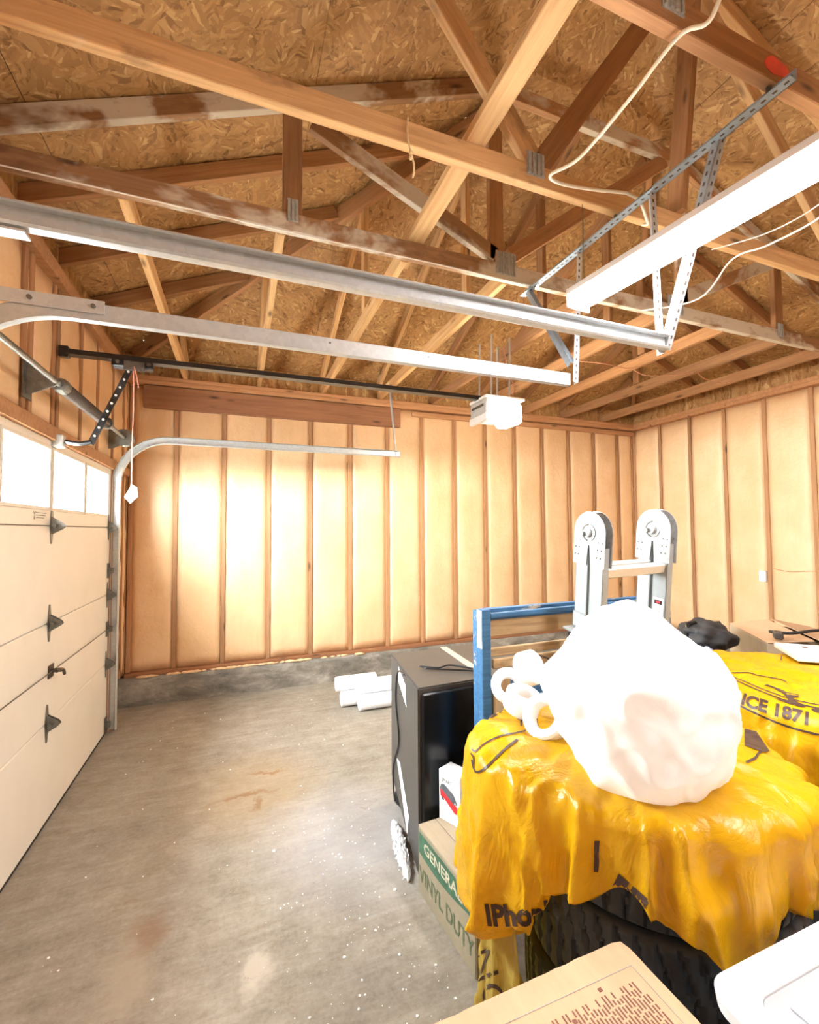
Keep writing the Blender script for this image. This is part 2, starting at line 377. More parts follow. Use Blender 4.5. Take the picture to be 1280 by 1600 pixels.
# ------------------------------------------------------------------ floor, ground
fl = obj('floor', BX(XL-.10, XR+.12, YB-.12, YF+.12, -.12, 0), 'floor'); tag(fl, 'worn stained concrete garage floor', 'floor', kind='structure')
gr = obj('driveway', BX(-14, XL-.11, -9, 12, -.14, -.02), 'drive'); tag(gr, 'concrete driveway outside the garage doors', 'driveway', kind='structure')
bm = bmesh.new()
for k in range(300):
    if k < 220: x = random.gauss(.42, .17); y = random.uniform(1.2, 2.5)
    else: x = random.uniform(-.7, .7); y = random.uniform(1.3, 4.2)
    if x > .70 or x < -.85: continue
    s = (.0014+.004*random.random()**2.2)*(1.6 if random.random() < .05 else 1); n = random.choice((4, 5, 6)); a0 = random.random()*6.28
    prism(bm, [(x+s*random.uniform(.6, 1.3)*math.cos(a0+q*6.283/n), y+s*random.uniform(.6, 1.3)*math.sin(a0+q*6.283/n), .0002) for q in range(n)], 0, (0, 0, s*.45))
chips = obj('paint_chips', bm, 'white'); tag(chips, 'white paint chips scattered over the concrete floor', 'debris', kind='stuff')

# ------------------------------------------------------------------ walls
def foam_panel(w_, h_, seed, depth=.05):
    bm = bmesh.new(); nx, nz = 8, max(4, int(h_/.09)); g = []
    for j in range(nz+1):
        row = []
        for i in range(nx+1):
            u, v = i/nx, j/nz; ex = min(u, 1-u)*w_; ez = min(v, 1-v)*h_
            b = .016*(1-math.exp(-ex/.03))*(1-math.exp(-ez/.03))
            q = Vector((u*w_*5+seed*3.1, v*h_*5, seed*1.7))
            b += .011*noise.noise(q)*min(1, ex/.04+.25)+.006*noise.noise(q*2.7)
            row.append(bm.verts.new((u*w_, b, v*h_)))
        g.append(row)
    for j in range(nz):
        for i in range(nx): bm.faces.new((g[j][i], g[j][i+1], g[j+1][i+1], g[j+1][i]))
    # side skirts back into the wall
    edge = g[0]+[r[-1] for r in g[1:]]+g[-1][-2::-1]+[r[0] for r in g[-2:0:-1]]
    bk = [bm.verts.new((v.co.x, -depth, v.co.z)) for v in edge]; n = len(edge)
    for k in range(n): bm.faces.new((edge[k], edge[(k+1) % n], bk[(k+1) % n], bk[k]))
    bm.faces.new(bk)
    return bm
def framed(root, origin, along, inward, length, studs, z0, z1, skip=None, mat='foam'):
    """studs at distances along the wall; foam filling the bays between"""
    a, n = Vector(along), Vector(inward); o = Vector(origin); up = Vector((0, 0, 1))
    for s in studs:
        c = o+a*s-n*.035
        beam('stud', c+up*z0, c+up*z1, .038, .07, 'stud', root, up=n)
    for k, (s0, s1) in enumerate(zip(studs, studs[1:])):
        w_ = s1-s0-.034
        if w_ < .03: continue
        org = o+a*(s0+.017)-n*.012+up*(z0+.003)
        m = frame_from(a, n, up, org)
        obj('foam_panel', foam_panel(w_, z1-z0-.006, k+sum(origin)), mat, root, m, smooth=True)
Z0, Z1 = .27, 2.82
wf = obj('wall_far', BX(XL-.14, XR+.14, YF+.02, YF+.12, 0, 3.10), 'osb'); tag(wf, 'far garage wall of studs filled with peach spray foam', 'wall', kind='structure')
far_studs = [.019, .376-.0]+[(-.537+.4064*k)-XL for k in range(1, 14)]+[XR-XL-.02]
framed(wf, (XL, YF-.015, 0), (1, 0, 0), (0, -1, 0), XR-XL, far_studs, Z0, Z1)
bm = BX(XL, XR, YF-.062, YF+.02, .235, .27, .004); obj('sill_plate', bm, 'header', wf)
obj('top_plate', BX(XL, XR, YF-.075, YF+.02, 2.82, 2.858, .003), 'plate', wf); obj('top_plate', BX(XL, XR, YF-.07, YF+.02, 2.86, 2.898, .003), 'plate', wf)
beam('header_beam', (-.80, YF-.045, 2.71), (1.63, YF-.045, 2.71), .06, .20, 'header', wf)
beam('header_beam', (1.78, YF-.035, 2.775), (5.0, YF-.035, 2.775), .04, .05, 'plate', wf)
wr = obj('wall_right', BX(XR+.02, XR+.12, YB-.1, YF+.12, 0, 3.10), 'osb'); tag(wr, 'right garage wall of studs filled with smooth peach spray foam', 'wall', kind='structure')
rs = [.02]+[4.595-(4.172-.4064*k) for k in range(0, 17)]+[YF-YB-.02]
framed(wr, (XR-.015, YF, 0), (0, -1, 0), (-1, 0, 0), YF-YB, rs, Z0, Z1)
obj('sill_plate', BX(XR-.062, XR+.02, YB, YF-.07, .235, .27, .004), 'header', wr)
obj('top_plate', BX(XR-.075, XR+.02, YB, YF-.076, 2.82, 2.858, .003), 'plate', wr); obj('top_plate', BX(XR-.07, XR+.02, YB, YF-.076, 2.86, 2.898, .003), 'plate', wr)
# left wall: doors 1 (far) and 2 (near)
D1, D2, DH = (1.70, 4.0), (-1.06, 1.24), 1.99
bm = bmesh.new()
for y0, y1 in ((D1[1]-.03, YF+.12), (D2[1]-.03, D1[0]+.03), (YB-.1, D2[0]+.03)): BX(XL-.12, XL-.0465, y0, y1, 0, DH+.02, 0, bm)
BX(XL-.12, XL-.0465, YB-.1, YF+.12, DH-.02, 3.10, 0, bm)
wl = obj('wall_left', bm, 'osb'); tag(wl, 'left garage wall with two overhead doors under a foam filled header', 'wall', kind='structure')
lst = [.02, .21, .50, .56, .93, 1.21, 1.60, 1.68, 1.98, 2.02, 2.40, 2.80, 2.88, 3.3, 3.7, 4.1, 4.5, 4.9, 5.3, 5.7, 6.1, 6.5, 6.9, 7.17]
framed(wl, (XL-.005, YF, 0), (0, -1, 0), (1, 0, 0), YF-YB, [YF-y for y in (4.575, 4.42, 4.06, 3.66, 3.30, 2.92, 2.86, 2.58, 2.51, 2.15, 1.75, 1.34, .93, .52, .12, -.28, -.69, -1.1, -1.5, -1.9, -2.3, -2.58)], 2.055, Z1)
framed(wl, (XL-.005, YF, 0), (0, -1, 0), (1, 0, 0), 1, [.02, .16, .545], Z0, 2.05)
framed(wl, (XL-.005, 1.68, 0), (0, -1, 0), (1, 0, 0), 1, [.02, .40], Z0, 2.05)
framed(wl, (XL-.005, -1.08, 0), (0, -1, 0), (1, 0, 0), 1, [.02, .41, .8, 1.2, 1.5], Z0, 2.05)
obj('header_plate', BX(XL-.07, XL+.022, YB, YF-.08, DH-.012, 2.05, .004), 'plate', wl)
obj('top_plate', BX(XL-.07, XL+.03, YB, YF-.076, 2.82, 2.898, .003), 'plate', wl)
for y in (4.03, 1.67, 1.27, -1.09): beam('jamb_post', (XL-.03, y, .0), (XL-.03, y, DH-.014), .06, .09, 'stud', wl, up=(1, 0, 0))
wb = obj('wall_back', prism(bmesh.new(), [(XL-.12, YB-.12, 0), (XR+.12, YB-.12, 0), (XR+.12, YB-.12, 3.08), ((XL+XR)/2, YB-.12, 4.34), (XL-.12, YB-.12, 3.08)], 0, (0, .1, 0)), 'foam'); tag(wb, 'back wall of the garage behind the stacked goods', 'wall', kind='structure')
# concrete curb under the far wall and right wall
def curb(name, x0, x1, y0, y1, label):
    bm = bmesh.new(); nx = 40; nz = 5; L_ = x1-x0; g = []
    for j in range(nz+1):
        g.append([bm.verts.new((x0+L_*i/nx, y0+.02*noise.noise(Vector((i*.5, j*.8, y0)))*(1 if j else .4), .235*j/nz+(0 if j in (0,) else .006*noise.noise(Vector((i*.8, 9, j)))))) for i in range(nx+1)])
    for j in range(nz):
        for i in range(nx): bm.faces.new((g[j][i], g[j][i+1], g[j+1][i+1], g[j+1][i]))
    tb = [bm.verts.new((x0+L_*i/nx, y1, .235)) for i in range(nx+1)]
    for i in range(nx): bm.faces.new((g[-1][i], g[-1][i+1], tb[i+1], tb[i]))
    o = obj(name, bm, 'curb', smooth=True); tag(o, label, 'curb', kind='structure'); return o
curb('trim_1', XL-.05, XR, YF-.10, YF+.02, 'stained concrete curb along the foot of the far wall')
tag(obj('trim_2', BX(XR-.10, XR+.02, YB, YF-.10, 0, .235, .01), 'curb'), 'concrete curb along the foot of the right wall', 'curb', kind='structure')
bm = bmesh.new()
for k in range(70):
    x = random.uniform(-.8, 1.2); s = random.uniform(.010, .035)
    r = bmesh.ops.create_icosphere(bm, subdivisions=1, radius=1)['verts']
    for v in r: v.co = Vector((x+v.co.x*s*random.uniform(.8, 2.2), YF-.085+v.co.y*.018+random.uniform(-.008, .008), .243+v.co.z*s*.4))
crumbs = obj('foam_crumbs', bm, 'foam', smooth=True); tag(crumbs, 'foam scraps and grit lying on top of the concrete curb', 'debris', kind='stuff')

# ------------------------------------------------------------------ roof sheathing (ceiling)
cl = thing('ceiling', (2.06, 1, 4.0), 'bare strand board roof underside of a hip roof', 'ceiling', kind='structure')
def clip(poly, tri):
    n = len(tri); area = sum(tri[k][0]*tri[(k+1) % n][1]-tri[(k+1) % n][0]*tri[k][1] for k in range(n))
    if area < 0: tri = tri[::-1]
    out = poly
    for k in range(n):
        a, b = tri[k], tri[(k+1) % n]; inp, out = out, []
        f = lambda p: (b[0]-a[0])*(p[1]-a[1])-(b[1]-a[1])*(p[0]-a[0])
        for q in range(len(inp)):
            p, s = inp[q], inp[q-1]; fp, fs = f(p), f(s)
            if fp*fs < 0: t_ = fs/(fs-fp); out.append((s[0]+(p[0]-s[0])*t_, s[1]+(p[1]-s[1])*t_))
            if fp >= 0: out.append(p)
        if not out: return []
    return out
def sheath(region, m, w_=2.44, h_=1.22, off=(0, 0)):
    u0_, u1_ = min(p[0] for p in region), max(p[0] for p in region); v0_, v1_ = min(p[1] for p in region), max(p[1] for p in region)
    j = 0; v = v0_+off[1]-h_
    while v < v1_:
        u = u0_-w_+off[0]+(w_/2 if j % 2 else 0)
        while u < u1_:
            g = .0015; pl = clip([(u+g, v+g), (u+w_-g, v+g), (u+w_-g, v+h_-g), (u+g, v+h_-g)], list(region))
            if len(pl) > 2: obj('osb_panel', prism(bmesh.new(), [(p[0], p[1], 0) for p in pl], 0, (0, 0, .012)), 'osb', cl, m)
            u += w_
        v += h_; j += 1
    obj('roof_light_block', prism(bmesh.new(), [(p[0], p[1], .0135) for p in region], 0, (0, 0, .02)), 'black_rough', cl, m)  # added layer over the panels, keeps sky light out of the seams
XM = (XL+XR)/2; E_ = .34; zr = ZE-SL*E_
# each plane has its own frame: u along the eave, v up the slope
mL = frame_from(Vector((0, 1, 0)), Vector((1, 0, SL))/K, Vector((0, 1, 0)).cross(Vector((1, 0, SL))/K)*-1, (XL-E_, 0, zr))
sheath([(YB-.3, 0), (YF+E_, 0), (YF+E_-(XM-XL+E_), (XM-XL+E_)*K), (YB-.3, (XM-XL+E_)*K)], mL, off=(.4, .5))
mR = frame_from(Vector((0, 1, 0)), Vector((-1, 0, SL))/K, Vector((SL, 0, 1))/K, (XR+E_, 0, zr))
sheath([(YB-.3, 0), (YF+E_, 0), (YF+E_-(XM-XL+E_), (XM-XL+E_)*K), (YB-.3, (XM-XL+E_)*K)], mR, off=(.9, .5))
mF = frame_from(Vector((1, 0, 0)), Vector((0, -1, SL))/K, Vector((0, SL, 1))/K, (0, YF+E_, zr))
sheath([(XL-E_, 0), (XR+E_, 0), (XM, (XM-XL+E_)*K)], mF, off=(.7, .5))

# ------------------------------------------------------------------ trusses
CW, CH = .038, .089
ctop = lambda x: 3.46+SL*x if x < XM else 3.46+SL*(2*XM-x)
def gusset(parent, x, y, z, w_, h_, rot=0, side=-1):
    bm = BX(-w_/2, w_/2, -.0015, .0015, -h_/2, h_/2)
    n = max(3, int(w_/.018))
    for k in range(n): BX(-w_/2+w_*(k+.25)/n, -w_/2+w_*(k+.7)/n, -.0075, .0, -h_/2+.006, h_/2-.006, 0, bm)
    return obj('gusset_plate', bm, 'gusset', parent, Matrix.Translation((x, y+side*(CW/2+.002), z)) @ Matrix.Rotation(rot, 4, 'Y'))
def truss(y, label, mat, webs, flat=None, plates=(), x_lim=None):
    t = thing('roof_truss', (XM, y, ZP), label, 'truss', 'roof trusses across the garage')
    beam('bottom_chord', (XL-.06, y, ZP+CH/2), (XR+.06, y, ZP+CH/2), CW, CH, mat, t)
    if flat:
        xa = (flat-3.46)/SL; xb = 2*XM-xa
        beam('top_chord', (XL-.3, y, ctop(XL-.3)), (xa, y, flat), CW, CH, mat, t); beam('top_chord', (xa, y, flat), (xb, y, flat), CW, CH, mat, t)
        beam('top_chord', (xb, y, flat), (XR+.3, y, ctop(XR+.3)), CW, CH, mat, t)
    else:
        beam('top_chord', (XL-.3, y, ctop(XL-.3)), (XM, y, ctop(XM)), CW, CH, mat, t); beam('top_chord', (XM, y, ctop(XM)), (XR+.3, y, ctop(XR+.3)), CW, CH, mat, t)
    for (x0, z0_, x1, z1_, mm) in webs: beam('web', (x0, y, z0_), (x1, y, z1_), CW-.002, CH, mm, t, up=(1, 0, 0) if abs(x1-x0) < .05 else (0, 0, 1))
    for pl in plates: gusset(t, pl[0], y, pl[1], pl[2], pl[3], pl[4] if len(pl) > 4 else 0)
    return t
W1 = [(1.13, 3.0, .60, 3.66, 'truss_light'), (1.15, 3.0, 2.02, 4.24, 'truss_dark'), (1.94, 2.99, 2.10, 4.2, 'truss_dark'), (3.3, 3.0, 2.10, 4.24, 'truss_light'), (3.32, 3.0, 3.6, 3.56, 'truss_dark')]
truss(1.487, 'tan roof truss crossing above the garage door tracks, twine tied to its chord', 'truss_light', W1, None, [(1.12, 2.985, .085, .10), (3.3, 2.985, .085, .10)])
W2 = [(.226, 2.99, .226, 3.50, 'truss_dark'), (.32, 3.47, 1.33, 3.03, 'truss_grey'), (1.337, 3.0, 1.337, 3.97, 'truss_dark'), (1.43, 3.05, 2.66, 3.97, 'truss_dark'), (2.79, 3.0, 2.79, 3.97, 'truss_grey'), (2.73, 3.03, 3.75, 3.5, 'truss_grey'), (3.80, 2.99, 3.80, 3.55, 'truss_dark')]
truss(2.12, 'weathered grey and brown hip truss with flat top, deepest in the roof', 'truss_grey', W2, 4.02,
      [(.226, 3.0, .05, .11), (1.39, 2.99, .13, .13), (2.71, 2.985, .14, .12), (1.34, 4.0, .12, .10), (3.8, 2.985, .06, .1)])
t0 = truss(.868, 'brown roof truss overhead with a red paint mark on its bottom chord', 'truss_dark', [(1.13, 3.0, .60, 3.66, 'truss_light'), (1.15, 3.0, 2.02, 4.24, 'truss_dark')], None, [(1.12, 2.985, .085, .10)])
bm = bmesh.new()
ragged = [(-.06, -.022), (-.03, -.030), (.0, -.026), (.035, -.018), (.055, -.002), (.04, .018), (.0, .026), (-.03, .030), (-.055, .016), (-.07, -.004)]
prism(bm, [(x, 0, z) for x, z in ragged], 0, (0, -.001, 0))
obj('paint_mark', bm, 'redpaint', t0, Matrix.Translation((1.58, .868-CW/2-.0005, ZP+.047)), label='red spray paint mark')
truss(.26, 'brown roof truss directly overhead, nearest the camera', 'truss_dark', [], None)
# jack trusses running to the far wall
HIPX = lambda y: YF-y
names = ['first', 'second', 'third', 'fourth', 'fifth', 'sixth', 'seventh', 'eighth', 'ninth']
jx = [-.467, .178, .799, 1.41, 2.02, 2.63, 3.24, 3.85, 4.46]
for k, x in enumerate(jx):
    t = thing('jack_truss', (x, 3.3, ZP), 'pine jack truss running to the far wall, %s from the garage door wall' % names[k], 'truss', 'jack trusses over the far end')
    mm = 'pine' if k < 4 else 'truss_dark'  # darker wood on the right-hand jacks stands in for their shade
    d = min(x-XL, XR-x); yh = max(2.145, YF-d+.03)
    beam('bottom_chord', (x, 2.145, ZP+CH/2), (x, YF+.02, ZP+CH/2), CW, CH, mm, t)
    zt = lambda y: 3.075+SL*(YF-y)
    beam('top_chord', (x, yh, zt(yh)), (x, YF+.3, zt(YF+.3)), CW, CH, mm, t)
    if k not in (0, 8): beam('web', (x, max(yh, 2.6), ZP+.10), (x, max(yh, 2.6), zt(max(yh, 2.6))-.05), CW-.002, .07, mm, t, up=(0, 1, 0))
for s, lab in ((0, 'dark hip rafter rising from the corner by the garage door'), (1, 'dark hip rafter rising from the right far corner')):
    h = thing('hip_rafter', ((XL, XR)[s], YF, 3), lab, 'rafter')
    xa, xb = (XL+.03, 1.50) if s == 0 else (XR-.03, 2*XM-1.50)
    beam('rafter', (xa, YF-.03, 3.07), (xb, YF-abs(xb-(XL, XR)[s]), 3.05+SL*2.41), CW, .12, 'truss_dark', h)
for s in (0, 1):
    for k, y in enumerate((2.52, 3.03, 3.60)):
        d = YF-y; e = (XL, XR)[s]; sg = 1 if s == 0 else -1
        t = thing('side_jack', (e, y, ZP), '%s short jack rafter from the near truss, sloping off the %s wall' % (names[k], ('garage door', 'right')[s]), 'rafter', 'side jacks along the hip rafters')
        beam('rafter', (e-sg*.28, y, 3.075-SL*.28), (e+sg*(d-.03), y, 3.075+SL*(d-.03)), CW, CH, 'truss_dark', t)
# long brace lying on the bottom chords
b = beam('brace_board', (.84, -.35, ZP+CH+.021), (.85, 2.35, ZP+CH+.021), .085, .038, 'pine', None); tag(b, 'yellow pine brace board lying across the truss bottom chords', 'board')

# ------------------------------------------------------------------ garage doors
def wpoly(bm, prof, path, up):      # sweep an open/closed 2-D profile (a, b) along path (list of (pos, A, B))
    rings = [[bm.verts.new(p+A*a+B*b) for a, b in prof] for p, A, B in path]; n = len(prof)
    for P, Q in zip(rings, rings[1:]):
        for k in range(n): bm.faces.new((P[k], P[(k+1) % n], Q[(k+1) % n], Q[k]))
    bm.faces.new(rings[0][::-1]); bm.faces.new(rings[-1]); return bm
def hinge_bm(w_=1.0):
    bm = bmesh.new()
    pr = [(-.022, 0), (-.016, .05), (-.006, .095), (.006, .095), (.016, .05), (.022, 0), (.016, -.05), (.006, -.095), (-.006, -.095), (-.016, -.05)]
    prism(bm, [(0, a*w_, c) for a, c in pr], 0, (.004, 0, 0))
    prism(bm, [(.003, -.012, .045), (.052, -.012, .012), (.062, -.012, -.004), (.052, -.012, -.016), (.003, -.012, -.045)], 0, (0, .004, 0))
    prism(bm, [(.003, .012, .045), (.052, .012, .012), (.062, .012, -.004), (.052, .012, -.016), (.003, .012, -.045)], 0, (0, -.004, 0))
    cyl(bm, (.022, -.03, 0), (.022, .03, 0), .010, 12)
    return bm
def door(n, y0, y1, label, glazed=True):
    d = thing('door_%d' % n, (XL, (y0+y1)/2, 0), label, 'door', kind='structure')
    zs = [(.012, .515), (.520, 1.027), (1.032, 1.532), (1.537, 1.985)]
    th = .045; x0, x1 = XL-th, XL
    for k, (a, b_) in enumerate(zs):
        if k < 3 or not glazed:
            p = obj('door_panel', BX(x0, x1, y0, y1, a, b_, .004), 'door', d)
        else:
            wz0, wz1 = 1.625, 1.928; ww = .495; pitch = .5475; c0 = y0+.052+ww/2-.002
            bm = bmesh.new(); BX(x0, x1, y0, y1, a, wz0, 0, bm); BX(x0, x1, y0, y1, wz1, b_, 0, bm)
            ys = [y0]+[v for q in range(4) for v in (c0+pitch*q-ww/2, c0+pitch*q+ww/2)]+[y1]
            for q in range(0, len(ys), 2): BX(x0, x1, ys[q], ys[q+1], wz0, wz1, 0, bm)
            p = obj('door_panel', bm, 'door', d)
            for q in range(4):
                c = c0+pitch*q; bm = bmesh.new(); f = .014
                for (ya, yb, za, zb) in ((c-ww/2-f, c+ww/2+f, wz1-.004, wz1+f), (c-ww/2-f, c+ww/2+f, wz0-f, wz0+.004), (c-ww/2-f, c-ww/2+.004, wz0+.004, wz1-.004), (c+ww/2-.004, c+ww/2+f, wz0+.004, wz1-.004)):
                    BX(x1-.002, x1+.010, ya, yb, za, zb, .002, bm)
                obj('window_frame', bm, 'door_frame', p)
                obj('window_pane', BX(XL-.026, XL-.022, c-ww/2, c+ww/2, wz0, wz1), 'glass', p)
    obj('bottom_seal', BX(x0, x1, y0, y1, .001, .012), 'black_rough', d)
    for z in (.5175, 1.0295, 1.5345): obj('joint_seal', BX(x0+.012, x0+.03, y0+.004, y1-.004, z-.0024, z+.0024), 'ink_grey', d)
    ym = y0+1.155
    for z in (1.535, 1.03, .518):
        obj('hinge', hinge_bm(), 'hinge', d, Matrix.Translation((XL, ym, z)))
        for ye in (y1-.045, y0+.045): obj('hinge', hinge_bm(.8), 'hinge', d, Matrix.Translation((XL, ye, z)))
    for z in (1.21, .775, .07):
        for ye in (y1-.03, y0+.03):
            bm = BX(XL, XL+.004, ye-.03, ye+.03, z-.055, z+.055, 0); BX(XL, XL+.035, ye-.01, ye+.01, z-.02, z+.02, 0, bm); obj('roller_bracket', bm, 'hinge', d)
    h = obj('lock_handle', BX(XL, XL+.006, ym+.0, ym+.07, .74, .81, .003), 'spring', d)
    bm = cyl(bmesh.new(), (XL, ym+.035, .777), (XL+.05, ym+.035, .777), .011, 12)
    tube(bm, smooth_path([(XL+.045, ym-.02, .785), (XL+.055, ym+.035, .778), (XL+.05, ym+.075, .745)], 4), [.008]*9, 8); obj('handle_grip', bm, 'spring', h)
    bm = tube(bmesh.new(), [(XL+.012, ym+.04, .777), (XL+.012, y1-.03, .777)], .003, 6); tube(bm, [(XL+.012, ym+.03, .777), (XL+.012, y0+.03, .777)], .003, 6); obj('lock_bar', bm, 'hinge', d)
    return d, ym
d1, ym1 = door(1, D1[0], D1[1], 'cream sectional garage door with a row of four windows')
lab = obj('warning_sticker', BX(XL, XL+.0008, ym1-.23, ym1-.06, 1.555, 1.605), 'door_frame', d1)
bm = BX(XL+.0008, XL+.0014, ym1-.22, ym1-.205, 1.562, 1.578, 0)
tube(bm, [(XL+.001, ym1-.225, 1.60), (XL+.001, ym1-.213, 1.59)], .002, 4); tube(bm, [(XL+.001, ym1-.20, 1.60), (XL+.001, ym1-.213, 1.59), (XL+.001, ym1-.213, 1.58)], .002, 4)
for k, (a, b_) in enumerate(((.5, 1.0), (.45, .95), (.5, .8))): BX(XL+.0008, XL+.0014, ym1-.195+.03*k*0, ym1-.195+.12*b_, 1.594-.012*k, 1.598-.012*k, 0, bm)
obj('sticker_print', bm, 'ink_grey', lab)
d2, ym2 = door(2, D2[0], D2[1], 'second sectional garage door nearer the camera', False)  # unseen door, left windowless to keep daylight off the foreground

# tracks ------------------------------------------------------------------
def track(name, yj, ztop, xend, side, label, profile, strut=True, vert=True):
    """C channel: horizontal run, quarter bend, vertical run. side=+1 opens towards +Y"""
    t = thing(name, (XL+.05, yj, 0), label, 'track', 'garage door tracks')
    xv = XL+.035; rad = .36; Y = Vector((0, 1, 0))*side
    path = [(Vector((xend, yj, ztop)), Vector((0, 0, 1)), Y)]
    for k in range(13):
        a = math.pi/2*k/12; path.append((Vector((xv+rad-rad*math.sin(a), yj, ztop-rad+rad*math.cos(a))), Vector((-math.sin(a), 0, math.cos(a))), Y))
    path.append((Vector((xv, yj, ztop-rad-.02)), Vector((-1, 0, 0)), Y))
    obj('track_rail', wpoly(bmesh.new(), profile, path, None), 'galv', t, smooth=35)
    if vert:
        pv = [(Vector((xv, yj, ztop-rad-.022)), Vector((-1, 0, 0)), Y), (Vector((xv, yj, .012)), Vector((-1, 0, 0)), Y)]
        obj('jamb_rail', wpoly(bmesh.new(), profile, pv, None), 'galv', t, smooth=35)
        for z in (ztop-rad-.03, 1.15, .55, .15):
            obj('jamb_bracket', BX(XL-.02, xv+.012, yj-side*.010-.004, yj-side*.010+.004, z-.03, z+.03, .002), 'galv', t)
    return t
g = .003
CPROF = [(-.028, 0), (.028, 0), (.031, .004), (.031, .028), (.024, .034), (.022, .030), (.026, .026), (.026, .005), (-.024, .005), (-.024, .026), (-.020, .030), (-.023, .034), (-.029, .028), (-.029, .004)]
tB = track('door_track', 1.725, 2.225, 1.50, 1, 'near galvanised track of the windowed door, its upper run crossing the view', CPROF)
obj('splice_plate', BX(-.9, -.42, 1.717, 1.7215, 2.218, 2.262), 'galv', tB)
for x in (-.78, -.62, -.45): obj('bolt', cyl(bmesh.new(), (x, 1.717, 2.24), (x, 1.709, 2.24), .007, 8), 'hinge', tB)
for x in (.33, .75, 1.02, 1.25): obj('rivet_hole', cyl(bmesh.new(), (x, 1.7248, 2.235), (x, 1.7235, 2.235), .0045, 8), 'hinge', tB)
tA = track('door_track', 1.285, 2.235, 1.585, -1, 'galvanised track of the nearer door, topmost and largest of the rails', CPROF)
obj('splice_plate', BX(-.9, -.47, 1.262, 1.300, 2.196, 2.202), 'galv', tA)
tC = track('door_track', 4.03, 2.225, 1.44, -1, 'far galvanised track of the windowed door along the foam wall', CPROF)

def strap(name, p0, p1, wid, mat, parent, holes=True, up=(0, 0, 1)):
    """perforated angle: two thin legs with holes shown as dark studs"""
    m, l = axis(p0, p1, up); bm = box(bmesh.new(), (0, 0, 0), (l, .003, wid)); box(bm, (0, wid/2-.0015, -wid/2+.0015), (l, wid, .003))
    o = obj(name, bm, mat, parent, m)
    if holes:
        bm = bmesh.new(); n = int(l/.032)
        for k in range(n): box(bm, (-l/2+l*(k+.5)/n, 0, .002), (.013, .0042, .008)); box(bm, (-l/2+l*(k+.5)/n, wid/2, -wid/2+.0015), (.013, .008, .0042))
        h = obj('slot_row', bm, 'spring', o, m); h['kind'] = 'stuff'
    return o
hb = thing('track_hanger', (1.57, 1.5, 2.88), 'blue grey perforated angle bar hung under trusses holding both track ends', 'bracket')
strap('angle_bar', (1.575, .80, 2.878), (1.560, 2.16, 2.878), .038, 'bar', hb, up=(0, 0, 1))
strap('hanger_strap', (1.575, 1.725, 2.875), (1.515, 1.706, 2.20), .030, 'galv', hb, up=(0, 1, 0))
strap('diagonal_strap', (1.550, 2.10, 2.87), (1.50, 1.706, 2.30), .030, 'bar', hb, up=(1, 0, 0), holes=False)
strap('hanger_strap', (1.575, 1.31, 2.875), (1.585, 1.30, 2.20), .032, 'galv', hb, up=(0, 1, 0))
strap('diagonal_strap', (1.575, 1.02, 2.875), (1.605, 1.285, 2.215), .030, 'alu', hb, up=(1, 0, 0))
for y in (.87, 1.49, 2.115): obj('bolt', cyl(bmesh.new(), (1.565, y, 2.862), (1.565, y, 2.905), .008, 8), 'hinge', hb)
hc = thing('track_hanger', (1.36, 4.03, 2.5), 'thin galvanised hanger holding the end of the far track', 'bracket')
beam('hanger_strap', (1.33, 4.02, 2.90), (1.405, 4.025, 2.20), .004, .030, 'galv', hc, up=(0, 1, 0)); beam('hanger_strap', (1.36, 4.05, 2.90), (1.41, 4.045, 2.20), .004, .028, 'bar', hc, up=(0, 1, 0))

# torsion spring shaft ---------------------------------------------------------
ts = thing('torsion_spring', (XL+.10, 2.85, 2.2), 'dark torsion spring and shaft mounted above the windowed door', 'spring')
xs, zs_ = XL+.115, 2.20
obj('shaft', cyl(bmesh.new(), (xs, 1.62, zs_), (xs, 3.98, zs_), .0127, 12), 'hinge', ts)
def coil(y0, y1, r=.030, wire=.004, turns=46):
    bm = bmesh.new(); pts = []
    n = turns*10
    for k in range(n+1): a = 2*math.pi*k/10; pts.append((xs+r*math.cos(a), y0+(y1-y0)*k/n, zs_+r*math.sin(a)))
    return tube(bm, pts, wire*1.05, 5)
obj('spring_coil', coil(2.60, 3.35), 'spring', ts, smooth=True)
obj('winding_cone', lathe(bmesh.new(), [(.0, 0), (.038, 0), (.038, .03), (.026, .07), (.014, .07)], 16, Matrix.Translation((xs, 3.35, zs_)) @ Matrix.Rotation(R(-90), 4, 'X')), 'hinge', ts)
obj('winding_cone', lathe(bmesh.new(), [(.0, 0), (.036, 0), (.036, .03), (.026, .05), (.014, .05)], 16, Matrix.Translation((xs, 2.60, zs_)) @ Matrix.Rotation(R(90), 4, 'X')), 'hinge', ts)
prof = [(-.0, -.11), (.03, -.11), (.135, -.035), (.155, 0), (.135, .035), (.03, .11), (0, .11)]
obj('centre_bracket', prism(bmesh.new(), [(XL+.0+a*.85, 2.50, zs_+c*.6) for a, c in prof], 0, (0, .006, 0)), 'hinge', ts)
obj('bracket_plate', BX(XL+.001, XL+.006, 2.47, 2.56, zs_-.09, zs_+.09), 'hinge', ts)
for y in (3.86, 1.72):
    obj('cable_drum', lathe(bmesh.new(), [(.014, 0), (.062, 0), (.062, .008), (.048, .012), (.046, .05), (.062, .056), (.062, .062), (.014, .062)], 24, Matrix.Translation((xs, y-.03, zs_)) @ Matrix.Rotation(R(-90), 4, 'X')), 'hinge', ts)
    obj('end_bearing_plate', prism(bmesh.new(), [(XL+a*.9, y+(.045 if y > 3 else -.05), zs_+c*.7) for a, c in prof], 0, (0, .005, 0)), 'hinge', ts)

